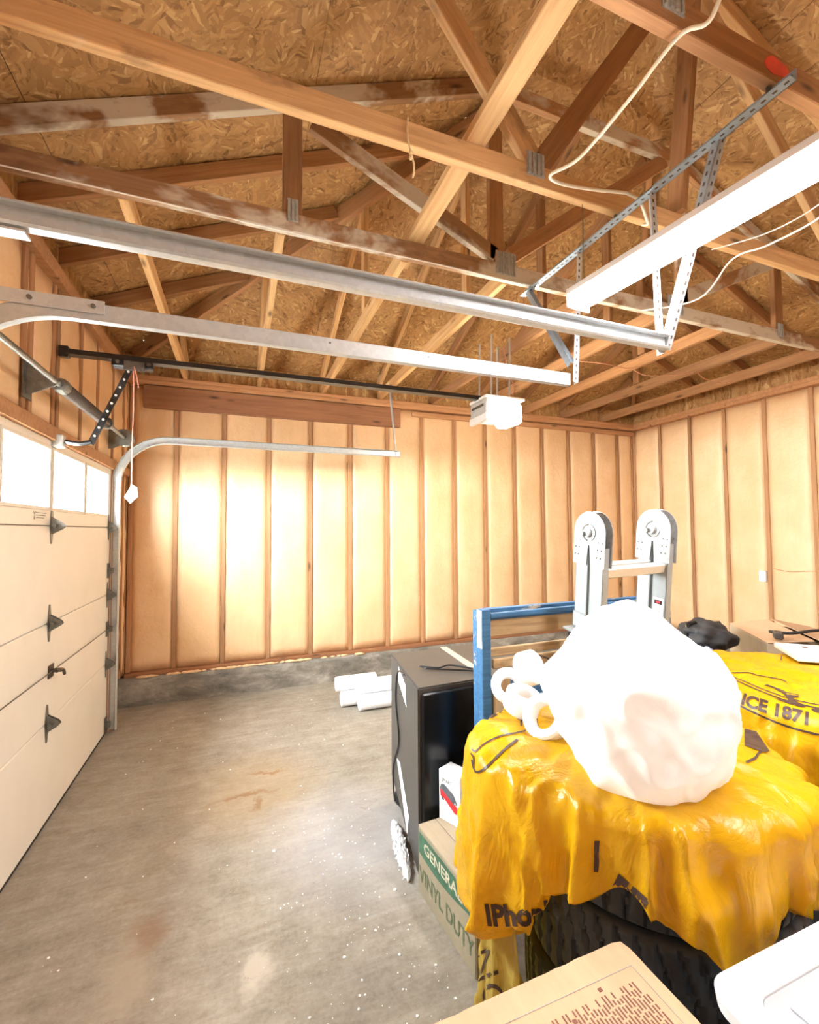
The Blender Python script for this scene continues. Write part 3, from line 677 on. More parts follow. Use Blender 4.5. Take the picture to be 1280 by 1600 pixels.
# opener -------------------------------------------------------------------
op = thing('garage_door_opener', (1.85, 2.88, 2.3), 'garage door opener with lit lens on a black rail hung from roof', 'opener')
yo, zo = 2.88, 2.47
bm = BX(-.87, 1.70, yo-.016, yo+.016, zo-.012, zo+.016, .002); BX(-.87, 1.70, yo-.028, yo+.028, zo-.016, zo-.010, 0, bm)
obj('rail', bm, 'black', op)
bm = BX(-.905, -.86, yo-.02, yo+.02, zo-.03, zo+.03, .004); obj('header_bracket', bm, 'black', op)
tr = obj('trolley', BX(-.66, -.46, yo-.03, yo+.03, zo-.055, zo-.014, .006), 'black', op)
bm = bmesh.new()
for x in (-.63, -.57, -.52, -.48): cyl(bm, (x, yo-.036, zo-.03), (x, yo+.036, zo-.03), .010, 10)
BX(-.60, -.50, yo-.036, yo-.03, zo-.075, zo-.02, .002, bm); obj('trolley_bolts', bm, 'spring', tr)
arm = obj('door_arm', box(bmesh.new(), (0, 0, 0), (.50, .006, .032), None, .001), 'black', op, axis((-.565, yo-.022, zo-.045), (-.745, yo-.022, 1.985), (0, 1, 0))[0] @ Matrix.Rotation(R(90), 4, 'X'))
m_a, l_a = axis((-.565, yo-.022, zo-.045), (-.745, yo-.022, 1.985), (0, 1, 0))
arm_m = m_a @ Matrix.Rotation(R(90), 4, 'X')
bm = bmesh.new()
for k in range(9): cyl(bm, (-.2+.05*k, -.006, 0), (-.2+.05*k, .006, 0), .0065, 10)
obj('arm_holes', bm, 'paper', arm, arm_m, kind='stuff')
bm = tube(bmesh.new(), smooth_path([(-.745, yo-.028, 1.985), (-.80, yo-.028, 1.972), (-.86, yo-.028, 1.980)], 5), .012, 8); obj('curved_arm', bm, 'black', op)
obj('door_bracket', BX(XL+.001, XL+.05, yo-.055, yo-.005, 1.945, 2.015, .006), 'galv', op)
mx0, mx1, my0, my1, mz0, mz1 = 1.64, 1.96, 2.76, 2.99, 2.285, 2.465
hs = obj('motor_housing', BX(mx0, mx0+.20, my0, my1, mz0+.02, mz1-.02, .012), 'galv', op)
obj('mounting_plate', BX(mx0, mx1+.01, my0-.01, my1+.01, mz1-.018, mz1, .003), 'white', op)
bm = BX(mx0-.004, mx0+.0, my0+.03, my1-.03, mz0+.105, mz0+.122, .0); obj('vent_slot', bm, 'spring', hs)
obj('lens_bracket', BX(mx0-.003, mx0+.03, my0-.008, my1+.008, mz0, mz0+.05, .004), 'white', op)
bm = BX(mx0+.205, mx1, my0+.005, my1-.005, mz0-.005, mz1-.03, .02); BX(mx0+.02, mx0+.20, my0-.022, my0+.0, mz0-.0, mz1-.06, .01, bm); obj('light_lens', bm, 'bulb', op, label='glowing white lamp lens')
for x in (1.705, 1.86):
    for y in (my0+.03, my1-.03): beam('hanger_strap', (x, y, mz1), (x+.01, y, ZP+.02), .003, .022, 'galv', op, up=(0, 1, 0))
bm = tube(bmesh.new(), smooth_path([(1.93, 2.86, mz1), (1.96, 2.87, 2.58), (1.93, 2.90, 2.70), (1.90, 2.92, ZP)], 6), .004, 6); obj('power_wire', bm, 'copper', op)
pc = thing('pull_cord', (-.548, yo-.04, 2.4), 'thin pink red release cord with paper tag hanging from opener trolley', 'cord')
obj('cord', tube(bmesh.new(), smooth_path([(-.553, yo-.03, 2.43), (-.549, yo-.035, 2.2), (-.552, yo-.035, 1.98), (-.552, yo-.035, 1.755)], 5), .0032, 6), 'redcord', pc)
obj('loose_end', tube(bmesh.new(), smooth_path([(-.549, yo-.035, 2.42), (-.535, yo-.04, 2.36), (-.525, yo-.04, 2.30)], 5), .0028, 6), 'redcord', pc)
bm = prism(bmesh.new(), [(-.585, yo-.036, 1.69), (-.555, yo-.036, 1.655), (-.52, yo-.036, 1.695), (-.525, yo-.036, 1.745), (-.55, yo-.036, 1.76), (-.572, yo-.036, 1.715)], 0, (.0, -.002, 0)); tgm = obj('paper_tag', bm, 'paper', pc)
bm = prism(bmesh.new(), [(-.574, yo-.0385, 1.690), (-.553, yo-.0385, 1.668), (-.527, yo-.0385, 1.698), (-.531, yo-.0385, 1.738), (-.552, yo-.0385, 1.748), (-.566, yo-.0385, 1.715)], 0, (.0, -.0008, 0)); obj('tag_print', bm, 'slate', tgm)

# strip light --------------------------------------------------------------
sl = thing('strip_light', (1.40, .9, 2.52), 'glowing white fluorescent strip light hung below the trusses', 'lamp')
zl = 2.455; p_far, p_near = Vector((1.372, 1.523, zl)), Vector((1.630, -.90, zl))
mL_, LL = axis(p_near, p_far)
obj('light_housing', BX(-LL/2, LL/2, -.065, .065, .045, .075, .004), 'white', sl, mL_)
for e in (-1, 1): obj('end_cap', BX(e*LL/2-.006, e*LL/2+.006, -.066, .066, -.006, .076, .003), 'white', sl, mL_)
pr = [(math.cos(math.pi*k/10)*.065, -math.sin(math.pi*k/10)*.050) for k in range(11)]
obj('light_diffuser', prism(bmesh.new(), [(-LL/2+.007, a, .045+b_) for a, b_ in pr], 0, (LL-.014, 0, 0)), 'tube', sl, mL_, label='glowing diffuser')
for y in (-.35, 1.487):
    q = p_near.lerp(p_far, (y-p_near.y)/(p_far.y-p_near.y)); obj('hanging_wire', tube(bmesh.new(), [(q.x, y, zl+.075), (q.x, y, ZP+.02)], .002, 6), 'hinge', sl)

# cables --------------------------------------------------------------------
def cable(name, pts, r, mat, label, cat='cable'):
    o = obj(name, tube(bmesh.new(), smooth_path(pts, 7), r, 8), mat, smooth=True); return tag(o, label, cat)
zc = 2.893
cable('electrical_cable', [(1.24, .60, 3.0), (1.20, .74, 2.95), (1.191, .80, 2.885), (1.148, .857, 2.885), (1.132, 1.02, 2.84), (1.141, 1.243, 2.84), (1.120, 1.375, 2.872), (1.20, 1.410, 2.885), (1.342, 1.39, 2.885), (1.469, 1.36, 2.885), (1.53, 1.385, 2.912), (1.61, 1.40, 2.912), (1.66, 1.41, 2.85), (1.70, 1.44, 2.86), (1.72, 1.485, 2.892)], .0062, 'cable', 'thick cream electrical cable looping below the tan truss')
cable('electrical_cable', [(2.40, 2.09, 2.89), (2.43, 1.74, 2.80), (2.38, 1.52, 2.89), (2.338, 1.328, 2.84), (2.303, 1.10, 2.82), (2.28, .89, 2.89)], .0048, 'wire', 'thicker white wire sagging between trusses right of the strip light')
cable('electrical_cable', [(2.20, 1.50, 2.89), (2.239, 1.27, 2.84), (2.259, 1.087, 2.85), (2.2, .88, 2.89)], .003, 'wire', 'thinner white wire beside the strip light')
for k, (p, l_) in enumerate((([(2.66, 2.94, 2.90), (2.837, 2.853, 2.87), (3.086, 2.87, 2.87), (3.22, 2.9, 2.905)], 'short pale wire hanging under the jack trusses near the opener'), ([(3.26, 2.95, 2.905), (3.40, 2.935, 2.865), (3.66, 2.85, 2.87), (3.84, 2.82, 2.905)], 'short pale wire drooping in the middle of the jack trusses'), ([(3.87, 2.81, 2.905), (4.0, 2.83, 2.87), (4.273, 2.881, 2.88), (4.44, 2.9, 2.905)], 'short pale wire under the jack trusses by the right wall'))):
    cable('wire', p, .0035, 'copper', l_)
cable('twine', [(.562, 1.462, 2.995), (.558, 1.458, 2.93), (.57, 1.46, 2.87), (.585, 1.462, 2.82), (.58, 1.462, 2.775)], .0038, 'twine', 'knotted tan twine hanging from the tan truss chord', 'twine')
kn = bmesh.new(); 
for z in (2.865, 2.845): bmesh.ops.create_uvsphere(kn, u_segments=8, v_segments=6, radius=.008, matrix=Matrix.Translation((.572, 1.461, z)))
tw = bpy.data.objects['twine']; obj('knot', kn, 'twine', tw)
cable('wire', [(-.9, 2.098, 2.9), (-.5, 2.096, 2.896), (0, 2.098, 2.892), (.5, 2.096, 2.89), (1.0, 2.098, 2.897), (1.5, 2.098, 2.893)], .003, 'wire', 'thin white wire stapled along the weathered hip truss chord')
ob = thing('outlet_box', (XR-.03, 3.0, 1.0), 'small white outlet box on the right foam wall', 'outlet')
obj('box', BX(XR-.040, XR-.008, 2.975, 3.04, .95, 1.06, .004), 'white', ob)
bm = bmesh.new()
for z in (.98, 1.03): BX(XR-.0415, XR-.039, 2.995, 3.02, z-.013, z+.013, .002, bm)
obj('socket', bm, 'paper', ob)
cable('wire', [(XR-.035, 2.90, 1.09), (XR-.025, 2.77, 1.07), (XR-.025, 2.6, 1.09), (XR-.025, 2.45, 1.10)], .003, 'copper', 'brown wire stuck across the right foam wall')

# ------------------------------------------------------------------ refrigerator
fr = thing('refrigerator', (1.1, 2.15, 0), 'black compact refrigerator standing left of the blue rack', 'refrigerator')
FH = .803; A, B, C, Dd = Vector((.743, 1.857, 0)), Vector((1.46, 1.885, 0)), Vector((1.50, 2.46, 0)), Vector((.809, 2.426, 0))
def fz(p, z): return Vector((p.x, p.y, z))
bm = bmesh.new()
e1 = A.lerp(Dd, .08)
side = [fz(A, .0), fz(A, FH), fz(Dd, FH), fz(Dd, .14), fz(e1, .0)]
off = B-A; s2 = [p+Vector((off.x, off.y, 0)) for p in side]; s2[2] = fz(C, FH); s2[3] = fz(C, .14)
v0 = [bm.verts.new(p) for p in side]; v1 = [bm.verts.new(p) for p in s2]
bm.faces.new(v0); bm.faces.new(v1[::-1])
for k in range(5): bm.faces.new((v0[k], v0[(k+1) % 5], v1[(k+1) % 5], v1[k]))
bmesh.ops.bevel(bm, geom=list(bm.edges), offset=.006, segments=2, affect='EDGES')
body = obj('body', bm, 'fridge', fr, smooth=40)
n = (A-Dd).normalized(); x_ = (B-A).normalized()
mF_ = frame_from(x_, Vector((0, 0, 1)).cross(x_)*1, Vector((0, 0, 1)), A-Vector((0, 0, 0)))
bm = box(bmesh.new(), (.358, -.012, .40), (.69, .022, .765), None, .006); obj('front_panel', bm, 'fridge_front', fr, mF_)
# compressor in the niche
inn = Vector((.05, 0, 0)); bm = bmesh.new(); BX(.86, 1.40, 2.10, 2.40, .0, .10, .02, bm); obj('compressor_base', bm, 'black_rough', fr)
for y, r_ in ((2.36, .045), (2.26, .035)): 
    bm = bmesh.new(); bmesh.ops.create_uvsphere(bm, u_segments=14, v_segments=10, radius=r_, matrix=Matrix.Translation((.845, y, r_))); obj('compressor', bm, 'black', fr, smooth=True)
def onside(s, z): p = A.lerp(Dd, s); return Vector((p.x-.0012, p.y, z))
bm = prism(bmesh.new(), [onside(.66, .79), onside(.40, .745), onside(.36, .645), onside(.50, .68), onside(.66, .715)], 0, (-.001, 0, 0)); obj('white_label', bm, 'paper', fr, label='white paper label near top')
bm = prism(bmesh.new(), [onside(.74, .30), onside(.62, .31), onside(.30, .15), onside(.36, .05)], 0, (-.001, 0, 0)); obj('white_label', bm, 'paper', fr, label='slanted white label near floor')
pts = [(onside(.40, .795)+Vector((-.003, 0, 0))), onside(.66, .76), onside(.74, .60), onside(.62, .43), onside(.78, .30), onside(.88, .20), onside(.86, .10), onside(.8, .06)]
obj('power_cord', tube(bmesh.new(), smooth_path([p+Vector((-.005, 0, 0)) for p in pts], 6), .0042, 8), 'black', fr, smooth=True)
bm = bmesh.new(); tq = FH+.001
prism(bm, [(1.12, 2.44, tq), (1.16, 2.44, tq), (1.13, 1.90, tq), (1.085, 1.90, tq)], 0, (0, 0, .002)); obj('top_strip', bm, 'strip_tape', fr, label='pale strip across the top')
bm = tube(bmesh.new(), smooth_path([(.86, 2.12, FH+.01), (.93, 2.06, FH+.012), (1.0, 2.08, FH+.012), (1.06, 2.02, FH+.012), (1.10, 1.97, FH+.01)], 6), .005, 8); tube(bm, smooth_path([(.87, 2.08, FH+.01), (.95, 2.03, FH+.01), (1.04, 1.98, FH+.01), (1.1, 1.94, FH+.01)], 6), .0045, 8)
obj('coiled_cord', bm, 'black', fr, smooth=True)
bm = bmesh.new(); random.seed(3)
r_ = bmesh.ops.create_icosphere(bm, subdivisions=5, radius=1)['verts']
for v in r_:
    n = v.co.normalized(); q = Vector((n.x*2, n.y*9, n.z*2)); k = 1+.55*noise.noise(q)+.3*noise.noise(q*2.7)
    v.co = Vector((.715+.06*(n.y+.2)*.55+n.x*.026*k, 2.04+n.y*.20, max(.001, .012+n.z*.026*k+.008*noise.noise(q*3))))
tag(obj('plastic_wrap', bm, 'whitefilm', smooth=True), 'crumpled clear white plastic wrap on floor beside the black refrigerator', 'plastic wrap')

# ------------------------------------------------------------------ white rolls behind the refrigerator
random.seed(11)
rr = .062
rolls = [(.95, 3.70, rr, .62, 'white roll at the front bottom of the pile behind the refrigerator'), (.83, 3.84, rr, .62, 'white roll in the second bottom row, farther left end'),
         (.90, 3.98, rr, .60, 'white roll at the back of the bottom row by the curb'), (.95, 3.775, rr*2.70, .55, 'white roll lying on the front pair of rolls'), (.80, 3.915, rr*2.70, .36, 'short white roll lying on top at the back of the pile')]
for x, y, z, l_, lb in rolls:
    t = thing('white_roll', (x+l_/2, y, z-rr), lb, 'roll', 'white rolls piled on the floor')
    bm = lathe(bmesh.new(), [(.022, 0), (rr-.004, 0), (rr, .006), (rr, l_-.006), (rr-.004, l_), (.022, l_), (.020, l_-.02), (.020, .02)], 24, None, True)
    obj('roll', bm, 'white', t, Matrix.Translation((x, y, z)) @ Matrix.Rotation(R(90), 4, 'Y'), smooth=40)

# ------------------------------------------------------------------ blue rack
br_ = thing('blue_rack', (1.43, 1.63, 0), 'blue painted wooden plank rack standing behind the ladder', 'rack')
x0, x1, ya, yb, zt_ = .950, 2.02, 1.645, 1.705, 1.165
for x in (x0+.018, x1-.018):
    p = obj('post', BX(x-.021, x+.021, ya, ya+.045, 0, zt_, .003), 'bluewood', br_)
    obj('chipped_patch', BX(x-.0215 if x < 1.2 else x+.0205, x-.0205 if x < 1.2 else x+.0215, ya+.003, ya+.042, zt_-.16, zt_-.004), 'chipped', p, label='chipped white paint patch')
    obj('post', BX(x-.021, x+.021, yb-.02, yb+.022, 0, zt_-.01, .003), 'bluewood', br_)
obj('top_rail', BX(x0+.04, x1-.04, yb-.015, yb+.018, zt_-.075, zt_-.005, .003), 'bluewood', br_)
beam('top_rail', (x0+.04, ya+.012, zt_-.028), (x1-.04, ya+.012, zt_-.022), .024, .022, 'bluewood', br_)
for z, h_, mt, dx in ((zt_-.085, .068, 'old_plank', 0), (zt_-.185, .036, 'old_plank', .0), (zt_-.235, .04, 'old_plank', .02), (zt_-.34, .13, 'bluewood', .06), (zt_-.56, .09, 'old_plank', 0), (zt_-.78, .09, 'bluewood', 0)):
    beam('plank', (x0+.042+dx, ya+.030, z), (x1-.042, ya+.030, z), .018, h_, mt, br_)
beam('plank', (x0+.10, ya+.028, zt_-.3), (x0+.10, ya+.028, zt_-.72), .022, .085, 'old_plank', br_, up=(1, 0, 0))
bm = tube(bmesh.new(), smooth_path([(x0+.28, ya+.012, zt_-.215), (x0+.36, ya+.008, zt_-.245), (x0+.42, ya+.008, zt_-.255)], 4), .004, 6); cyl(bm, (x0+.43, ya-.01, zt_-.235), (x0+.43, ya+.02, zt_-.235), .010, 10); obj('latch', bm, 'spring', br_)

# ------------------------------------------------------------------ folding ladder
ld = thing('folding_ladder', (1.3, 1.42, 0), 'folded aluminium multi purpose ladder leaning behind the white plastic bag', 'ladder')
lean = Matrix.Translation((1.335, 1.42, 1.53)) @ Matrix.Rotation(R(7), 4, 'X') @ Matrix.Rotation(R(-2), 4, 'Y')
def rail_bm(xc, yc, z0, z1):
    bm = bmesh.new(); w_, d_ = .030, .068
    for (a, b_, c, d) in ((-w_/2, -w_/2+.004, -d_/2, d_/2), (-w_/2, w_/2, -d_/2, -d_/2+.004), (-w_/2, w_/2, d_/2-.004, d_/2)):
        BX(xc+a, xc+b_, yc+c, yc+d, z0, z1, 0, bm)
    return bm
ZL = -1.520
for sx, sgn in ((0.0, 1), (.345, 1)):
    for k, yc in enumerate((-.040, .040)):
        zb = ZL if not (sx == 0 and yc > 0) else -.445
        rl = obj('side_rail', rail_bm(sx, yc, zb, -.10), 'alu', ld, lean)
        obj('square_plug', BX(sx-.0175, sx-.0145, yc-.008, yc+.008, -.175, -.15), 'black', rl, lean)
    # hinge plates
    pts = [(-.085, -.18)]+[(-.085, -.045)]+[(-.085*math.cos(math.pi*q/12), -.045+.085*math.sin(math.pi*q/12)) for q in range(1, 12)]+[(.085, -.045), (.085, -.18), (.012, -.18), (.004, -.095), (-.004, -.095), (-.012, -.18)]
    for off_ in (-.020, .017):
        hp = obj('hinge_plate', prism(bmesh.new(), [(sx+off_, a, c) for a, c in pts], 0, (.003, 0, 0)), 'alu_plate', ld, lean)
        bm = bmesh.new()
        for a in (-.07, -.05, .05, .07):
            for c in (-.08, -.11, -.14): cyl(bm, (sx+off_-.002, a+.004*((c*100) % 2), c), (sx+off_+.005, a, c), .0032, 8)
        h = obj('rivets', bm, 'hinge', hp, lean); h['kind'] = 'stuff'
    hub = obj('hinge_hub', lathe(bmesh.new(), [(0, -.038), (.018, -.038), (.020, -.034), (.020, -.026), (.034, -.024), (.036, -.018), (.036, .02), (.030, .028), (.012, .03), (0, .03)], 24, Matrix.Translation((sx, 0, -.045)) @ Matrix.Rotation(R(90), 4, 'Y')), 'alu_plate', ld, lean, smooth=35)
    obj('hub_bolt', cyl(bmesh.new(), (sx-.050, .012, -.05), (sx-.03, .012, -.05), .010, 6), 'hinge', hub, lean)
    a_ = [(sx-.0235, .032*math.cos(R(q)), -.045+.032*math.sin(R(q))) for q in range(-80, 90, 14)]
    obj('latch_arc', tube(bmesh.new(), a_, .004, 6), 'spring', hub, lean)
for z in (-.205, -.49, -.775, -1.06, -1.345):
    for yc in (-.040, .040):
        if z < -.21 and yc > 0 and z > -.6: continue
        prf = [(yc-.026, z+.016), (yc-.020, z+.020), (yc+.020, z+.020), (yc+.026, z+.016), (yc+.018, z-.016), (yc+.008, z-.022), (yc-.008, z-.022), (yc-.018, z-.016)]
        obj('rung', prism(bmesh.new(), [(.013, a, c) for a, c in prf], 0, (.318, 0, 0)), 'rung', ld, lean)
def lbl(yc, z0, z1, w_, name='label'):
    o = obj(name, BX(.345-.0165, .345-.0155, yc-w_/2, yc+w_/2, z0, z1), 'paper', ld, lean, label='printed safety sticker'); return o
o = lbl(.040, -.47, -.255, .052, 'safety_sticker'); bm = bmesh.new(); random.seed(5)
for k in range(16):
    y_ = .040-.02+.0; ww = random.uniform(.012, .03); zz = -.268-.012*k; BX(.3275, .3283, .055-ww, .055, zz-.002, zz+.002, 0, bm)
    if k % 3 == 0: BX(.3275, .3283, .020, .026, zz-.004, zz+.004, 0, bm)
h = obj('sticker_print', bm, 'ink_grey', o, lean); h['kind'] = 'stuff'
o = lbl(-.040, -.485, -.335, .050, 'safety_sticker')
obj('warning_band', BX(.3272, .3283, -.058, -.022, -.362, -.345), 'black', o, lean); obj('warning_bar', BX(.3268, .3272, -.050, -.030, -.358, -.349), 'red', o, lean)
bm = bmesh.new()
for k in range(7): BX(.3275, .3283, -.052, -.052+random.uniform(.015, .028), -.385-.010*k, -.382-.010*k, 0, bm)
BX(.3272, .3283, -.046, -.034, -.472, -.458, 0, bm); h = obj('sticker_print', bm, 'ink_grey', o, lean)
ft = obj('foot_plate', BX(-.065, .02, .0, .085, -.462, -.452, .002), 'alu', ld, lean); obj('rubber_foot', BX(-.05, .012, .008, .075, -.50, -.4625, .006), 'black_rough', ft, lean)
obj('foot_bracket', BX(-.02, .018, .005, .078, -.45, -.385, .003), 'alu_plate', ld, lean)

# ------------------------------------------------------------------ green printed carton, white product carton
gb = thing('green_carton', (.8, 1.58, 0), 'dull cardboard carton with green printed side, standing before the black refrigerator', 'box')
A, B, H_ = Vector((.750, 1.372, 0)), Vector((.712, 1.788, 0)), .272
y_ = (B-A).normalized(); x_ = Vector((y_.y, -y_.x, 0)); mG = frame_from(x_, y_, Vector((0, 0, 1)), A); LG = (B-A).length
obj('carton_body', BX(0, .165, 0, LG, 0, H_-.004, .005), 'carton_side', gb, mG)
obj('top_flap', BX(.0, .081, .002, LG-.002, H_-.004, H_, .001), 'cardboard_dull', gb, mG); obj('top_flap', BX(.084, .165, .002, LG-.002, H_-.004, H_, .001), 'cardboard_dull', gb, mG)
mS = mG @ Matrix(((0, 0, -1, -.0012), (-1, 0, 0, LG), (0, 1, 0, 0), (0, 0, 0, 1)))      # side face frame: x towards the near end, y up
bm = bmesh.new(); n = 20; top = [(.01+(LG-.02)*k/n, H_-.022) for k in range(n+1)]
bot = [(.01+(LG-.02)*k/n, H_-.105-.018*math.sin(math.pi*min(1, k/n*1.1))+.02*(k/n)) for k in range(n+1)]
for k in range(n): bm.faces.new([bm.verts.new((p[0], p[1], 0)) for p in (bot[k], bot[k+1], top[k+1], top[k])])
bmesh.ops.remove_doubles(bm, verts=bm.verts, dist=1e-5); band = obj('green_band', bm, 'ink_green', gb, mS)
text_on('lettering', 'GENERAL', .058, mS @ Matrix.Translation((LG*.47, H_-.062, .0008)), 'beige_ink', band, 1.15, .0012)
text_on('lettering', 'VINYL DUTY', .085, mS @ Matrix.Translation((LG*.5, .085, .0004)), 'ink_dkgreen', gb, .82, .001)
wbx = thing('white_carton', (.87, 1.73, H_), 'white product carton with a red and black picture, on the green printed carton', 'box')
P0 = Vector((.812, 1.795, H_)); y_ = Vector((.051, -.112, 0)).normalized(); x_ = Vector((-y_.y, y_.x, 0)); mW = frame_from(x_, y_*-1, Vector((0, 0, 1)), P0+y_*.115); LW = .115; HW = .205
obj('carton_body', BX(0, .08, 0, LW, 0, HW, .002), 'white', wbx, mW)
mS = mW @ Matrix(((0, 0, -1, -.0012), (-1, 0, 0, LW), (0, 1, 0, 0), (0, 0, 0, 1)))
def flat(name, pts, mat, parent, m, z=0.0): return obj(name, prism(bmesh.new(), [(a, b_, z) for a, b_ in pts], 0, (0, 0, .0004)), mat, parent, m)
pic = flat('printed_picture', [(.008, .128), (.010, .098), (.030, .092), (.085, .052), (.097, .050), (.102, .078), (.070, .098), (.030, .120)], 'red', wbx, mS)
flat('printed_shape', [(.006, .126), (.014, .147), (.030, .152), (.080, .125), (.100, .092), (.085, .085), (.045, .110), (.020, .124)], 'slate', pic, mS, .0006)
flat('printed_shape', [(.014, .098), (.026, .092), (.030, .086), (.024, .082), (.015, .090)], 'slate', pic, mS, .0006)
flat('printed_shape', [(.086, .096), (.093, .094), (.093, .089), (.087, .090)], 'paper', pic, mS, .0012)
text_on('lettering', 'SMART', .022, mS @ Matrix.Translation((.045, .166, .0005)), 'slate', wbx, .85)

# ------------------------------------------------------------------ tyres
def tire_mesh():
    bm = bmesh.new(); seg = 300
    prof = [(.205, -.085, 0), (.215, -.098, 0), (.25, -.109, 0), (.285, -.111, 0), (.302, -.106, 0), (.309, -.100, 0)]
    for k in range(15):
        v = -1+2*k/14; prof.append((.320-.006*abs(v)**3, v*.094, 1))
    prof += [(.309, .100, 0), (.302, .106, 0), (.285, .111, 0), (.25, .109, 0), (.215, .098, 0), (.205, .085, 0)]
    rings = []
    for k, (r, z, tr_) in enumerate(prof):
        ring = []
        for q in range(seg):
            a = 2*math.pi*q/seg; rr_ = r
            if tr_:
                v = z/.094; ph = (q/seg*50+.55*abs(v)+.25*v) % 1
                if ph < .22: rr_ -= .009
                elif (ph*3) % 1 < .16: rr_ -= .003
                if abs(abs(v)-.36) < .06: rr_ -= .008
            ring.append(bm.verts.new((rr_*math.cos(a), rr_*math.sin(a), z)))
        rings.append(ring)
    for P, Q in list(zip(rings, rings[1:])) + [(rings[-1], rings[0])]:
        for q in range(seg): bm.faces.new((P[q], P[(q+1) % seg], Q[(q+1) % seg], Q[q]))
    bmesh.ops.recalc_face_normals(bm, faces=bm.faces); me = bpy.data.meshes.new('tire'); bm.to_mesh(me); bm.free(); me.materials.append(M['tire']); me.shade_smooth(); me.set_sharp_from_angle(angle=R(30)); return me
tm = tire_mesh(); cA, cB = Vector((1.02, .919, 0)), Vector((1.985, 1.05, 0))
words = ['bottom', 'second from the floor', 'third from the floor', 'topmost']
for c, s, where in ((cA, 1.0, 'in the stack under the white plastic bag'), (cB, 1.04, 'in the stack under the yellow bag printed 1871')):
    for k in range(4):
        o = bpy.data.objects.new('tire', tm); m = Matrix.Translation((c.x+random.uniform(-.006, .006), c.y+random.uniform(-.006, .006), .112+.2235*k)) @ Matrix.Rotation(k*1.3, 4, 'Z') @ Matrix.Diagonal((s, s, 1, 1))
        put(o, None, m); tag(o, 'black tire %s, %s' % (where, words[k]), 'tire', 'tires stacked under yellow bags')

# ------------------------------------------------------------------ draped plastic bags
def sm(t): t = max(0, min(1, t)); return t*t*(3-2*t)
def lerp_ctrl(ctrl, th):
    c = sorted(ctrl); c = [(c[-1][0]-360, *c[-1][1:])]+c+[(c[0][0]+360, *c[0][1:])]
    for a, b_ in zip(c, c[1:]):
        if a[0] <= th <= b_[0]:
            t = sm((th-a[0])/(b_[0]-a[0]+1e-9)); return [a[k]+(b_[k]-a[k])*t for k in range(1, len(a))]
def ridge(v): return 1-2*abs((v % 1)-.5)
def drape(c, zt, ctrl, th=(-180, 180), NT=300, seed=0, fold=.030, nfold=9, top=True, wob=.014):
    f = Vector((-c.x, -c.y, 0)).normalized(); rt = Vector((-f.y, f.x, 0)); closed = th[1]-th[0] >= 360
    rows = []; ss = ([.02+.98*k/16 for k in range(17)] if top else [])
    NS = 46; NA = 6
    n_t = NT if closed else NT+1
    grid = []
    def emit_row(fn):
        row = []
        for i in range(n_t):
            t_ = th[0]+(th[1]-th[0])*i/NT; Rs, Rh, zh = lerp_ctrl(ctrl, t_); r, z, amp, k = fn(Rs, Rh, zh); a = R(t_)
            d = f*math.cos(a)+rt*math.sin(a)
            q = Vector((math.cos(a)*nfold*.55, math.sin(a)*nfold*.55, z*1.1+seed*3.7))
            fo = abs(noise.noise(q)); fo = (1-min(1, fo*2.6))**2
            q2 = Vector((math.cos(a)*nfold*.2, math.sin(a)*nfold*.2, z*.8+seed))
            r2 = r+amp*(fold*fo*1.3-fold*.4+fold*1.2*noise.noise(q2))
            p = c+d*r2; p.z = z
            w_ = Vector(p)*7+Vector((seed, 0, 0)); nn = Vector((noise.noise(w_), noise.noise(w_+Vector((9, 0, 0))), noise.noise(w_+Vector((0, 9, 0)))))
            cre = 1-abs(noise.noise(Vector((p.x*15, p.y*15, p.z*7))+Vector((0, seed, 0))))*2; cre += .5-abs(noise.noise(Vector((p.x*31, p.y*31, p.z*16))+Vector((3, seed, 0))))
            p += nn*wob+d*amp*.011*cre+Vector((0, 0, (1-amp)*.010*cre))
            row.append(bm.verts.new(p))
        grid.append(row)
    bm = bmesh.new()
    for s in ss: emit_row(lambda Rs, Rh, zh: (Rs*s, zt+.006-.02*s**4, .15*s, s))
    for k in range(1, NA+1):
        a = math.pi/2*k/NA; emit_row(lambda Rs, Rh, zh: (Rs+.03*math.sin(a), zt-.014-.03*(1-math.cos(a)), .3+.2*k/NA, 1))
    for k in range(1, NS+1):
        u = k/NS
        emit_row(lambda Rs, Rh, zh: (Rs+.03+(Rh-Rs-.03)*u**.8-(.03*sm((u-.93)/.07)), (zt-.044)+(zh-zt+.044)*u, .5+.5*sm(u*1.6), 1))
    for P, Q in zip(grid, grid[1:]):
        for i in range(n_t if closed else n_t-1): bm.faces.new((P[i], P[(i+1) % n_t], Q[(i+1) % n_t], Q[i]))
    if top: bm.faces.new(grid[0][::-1])
    return bm
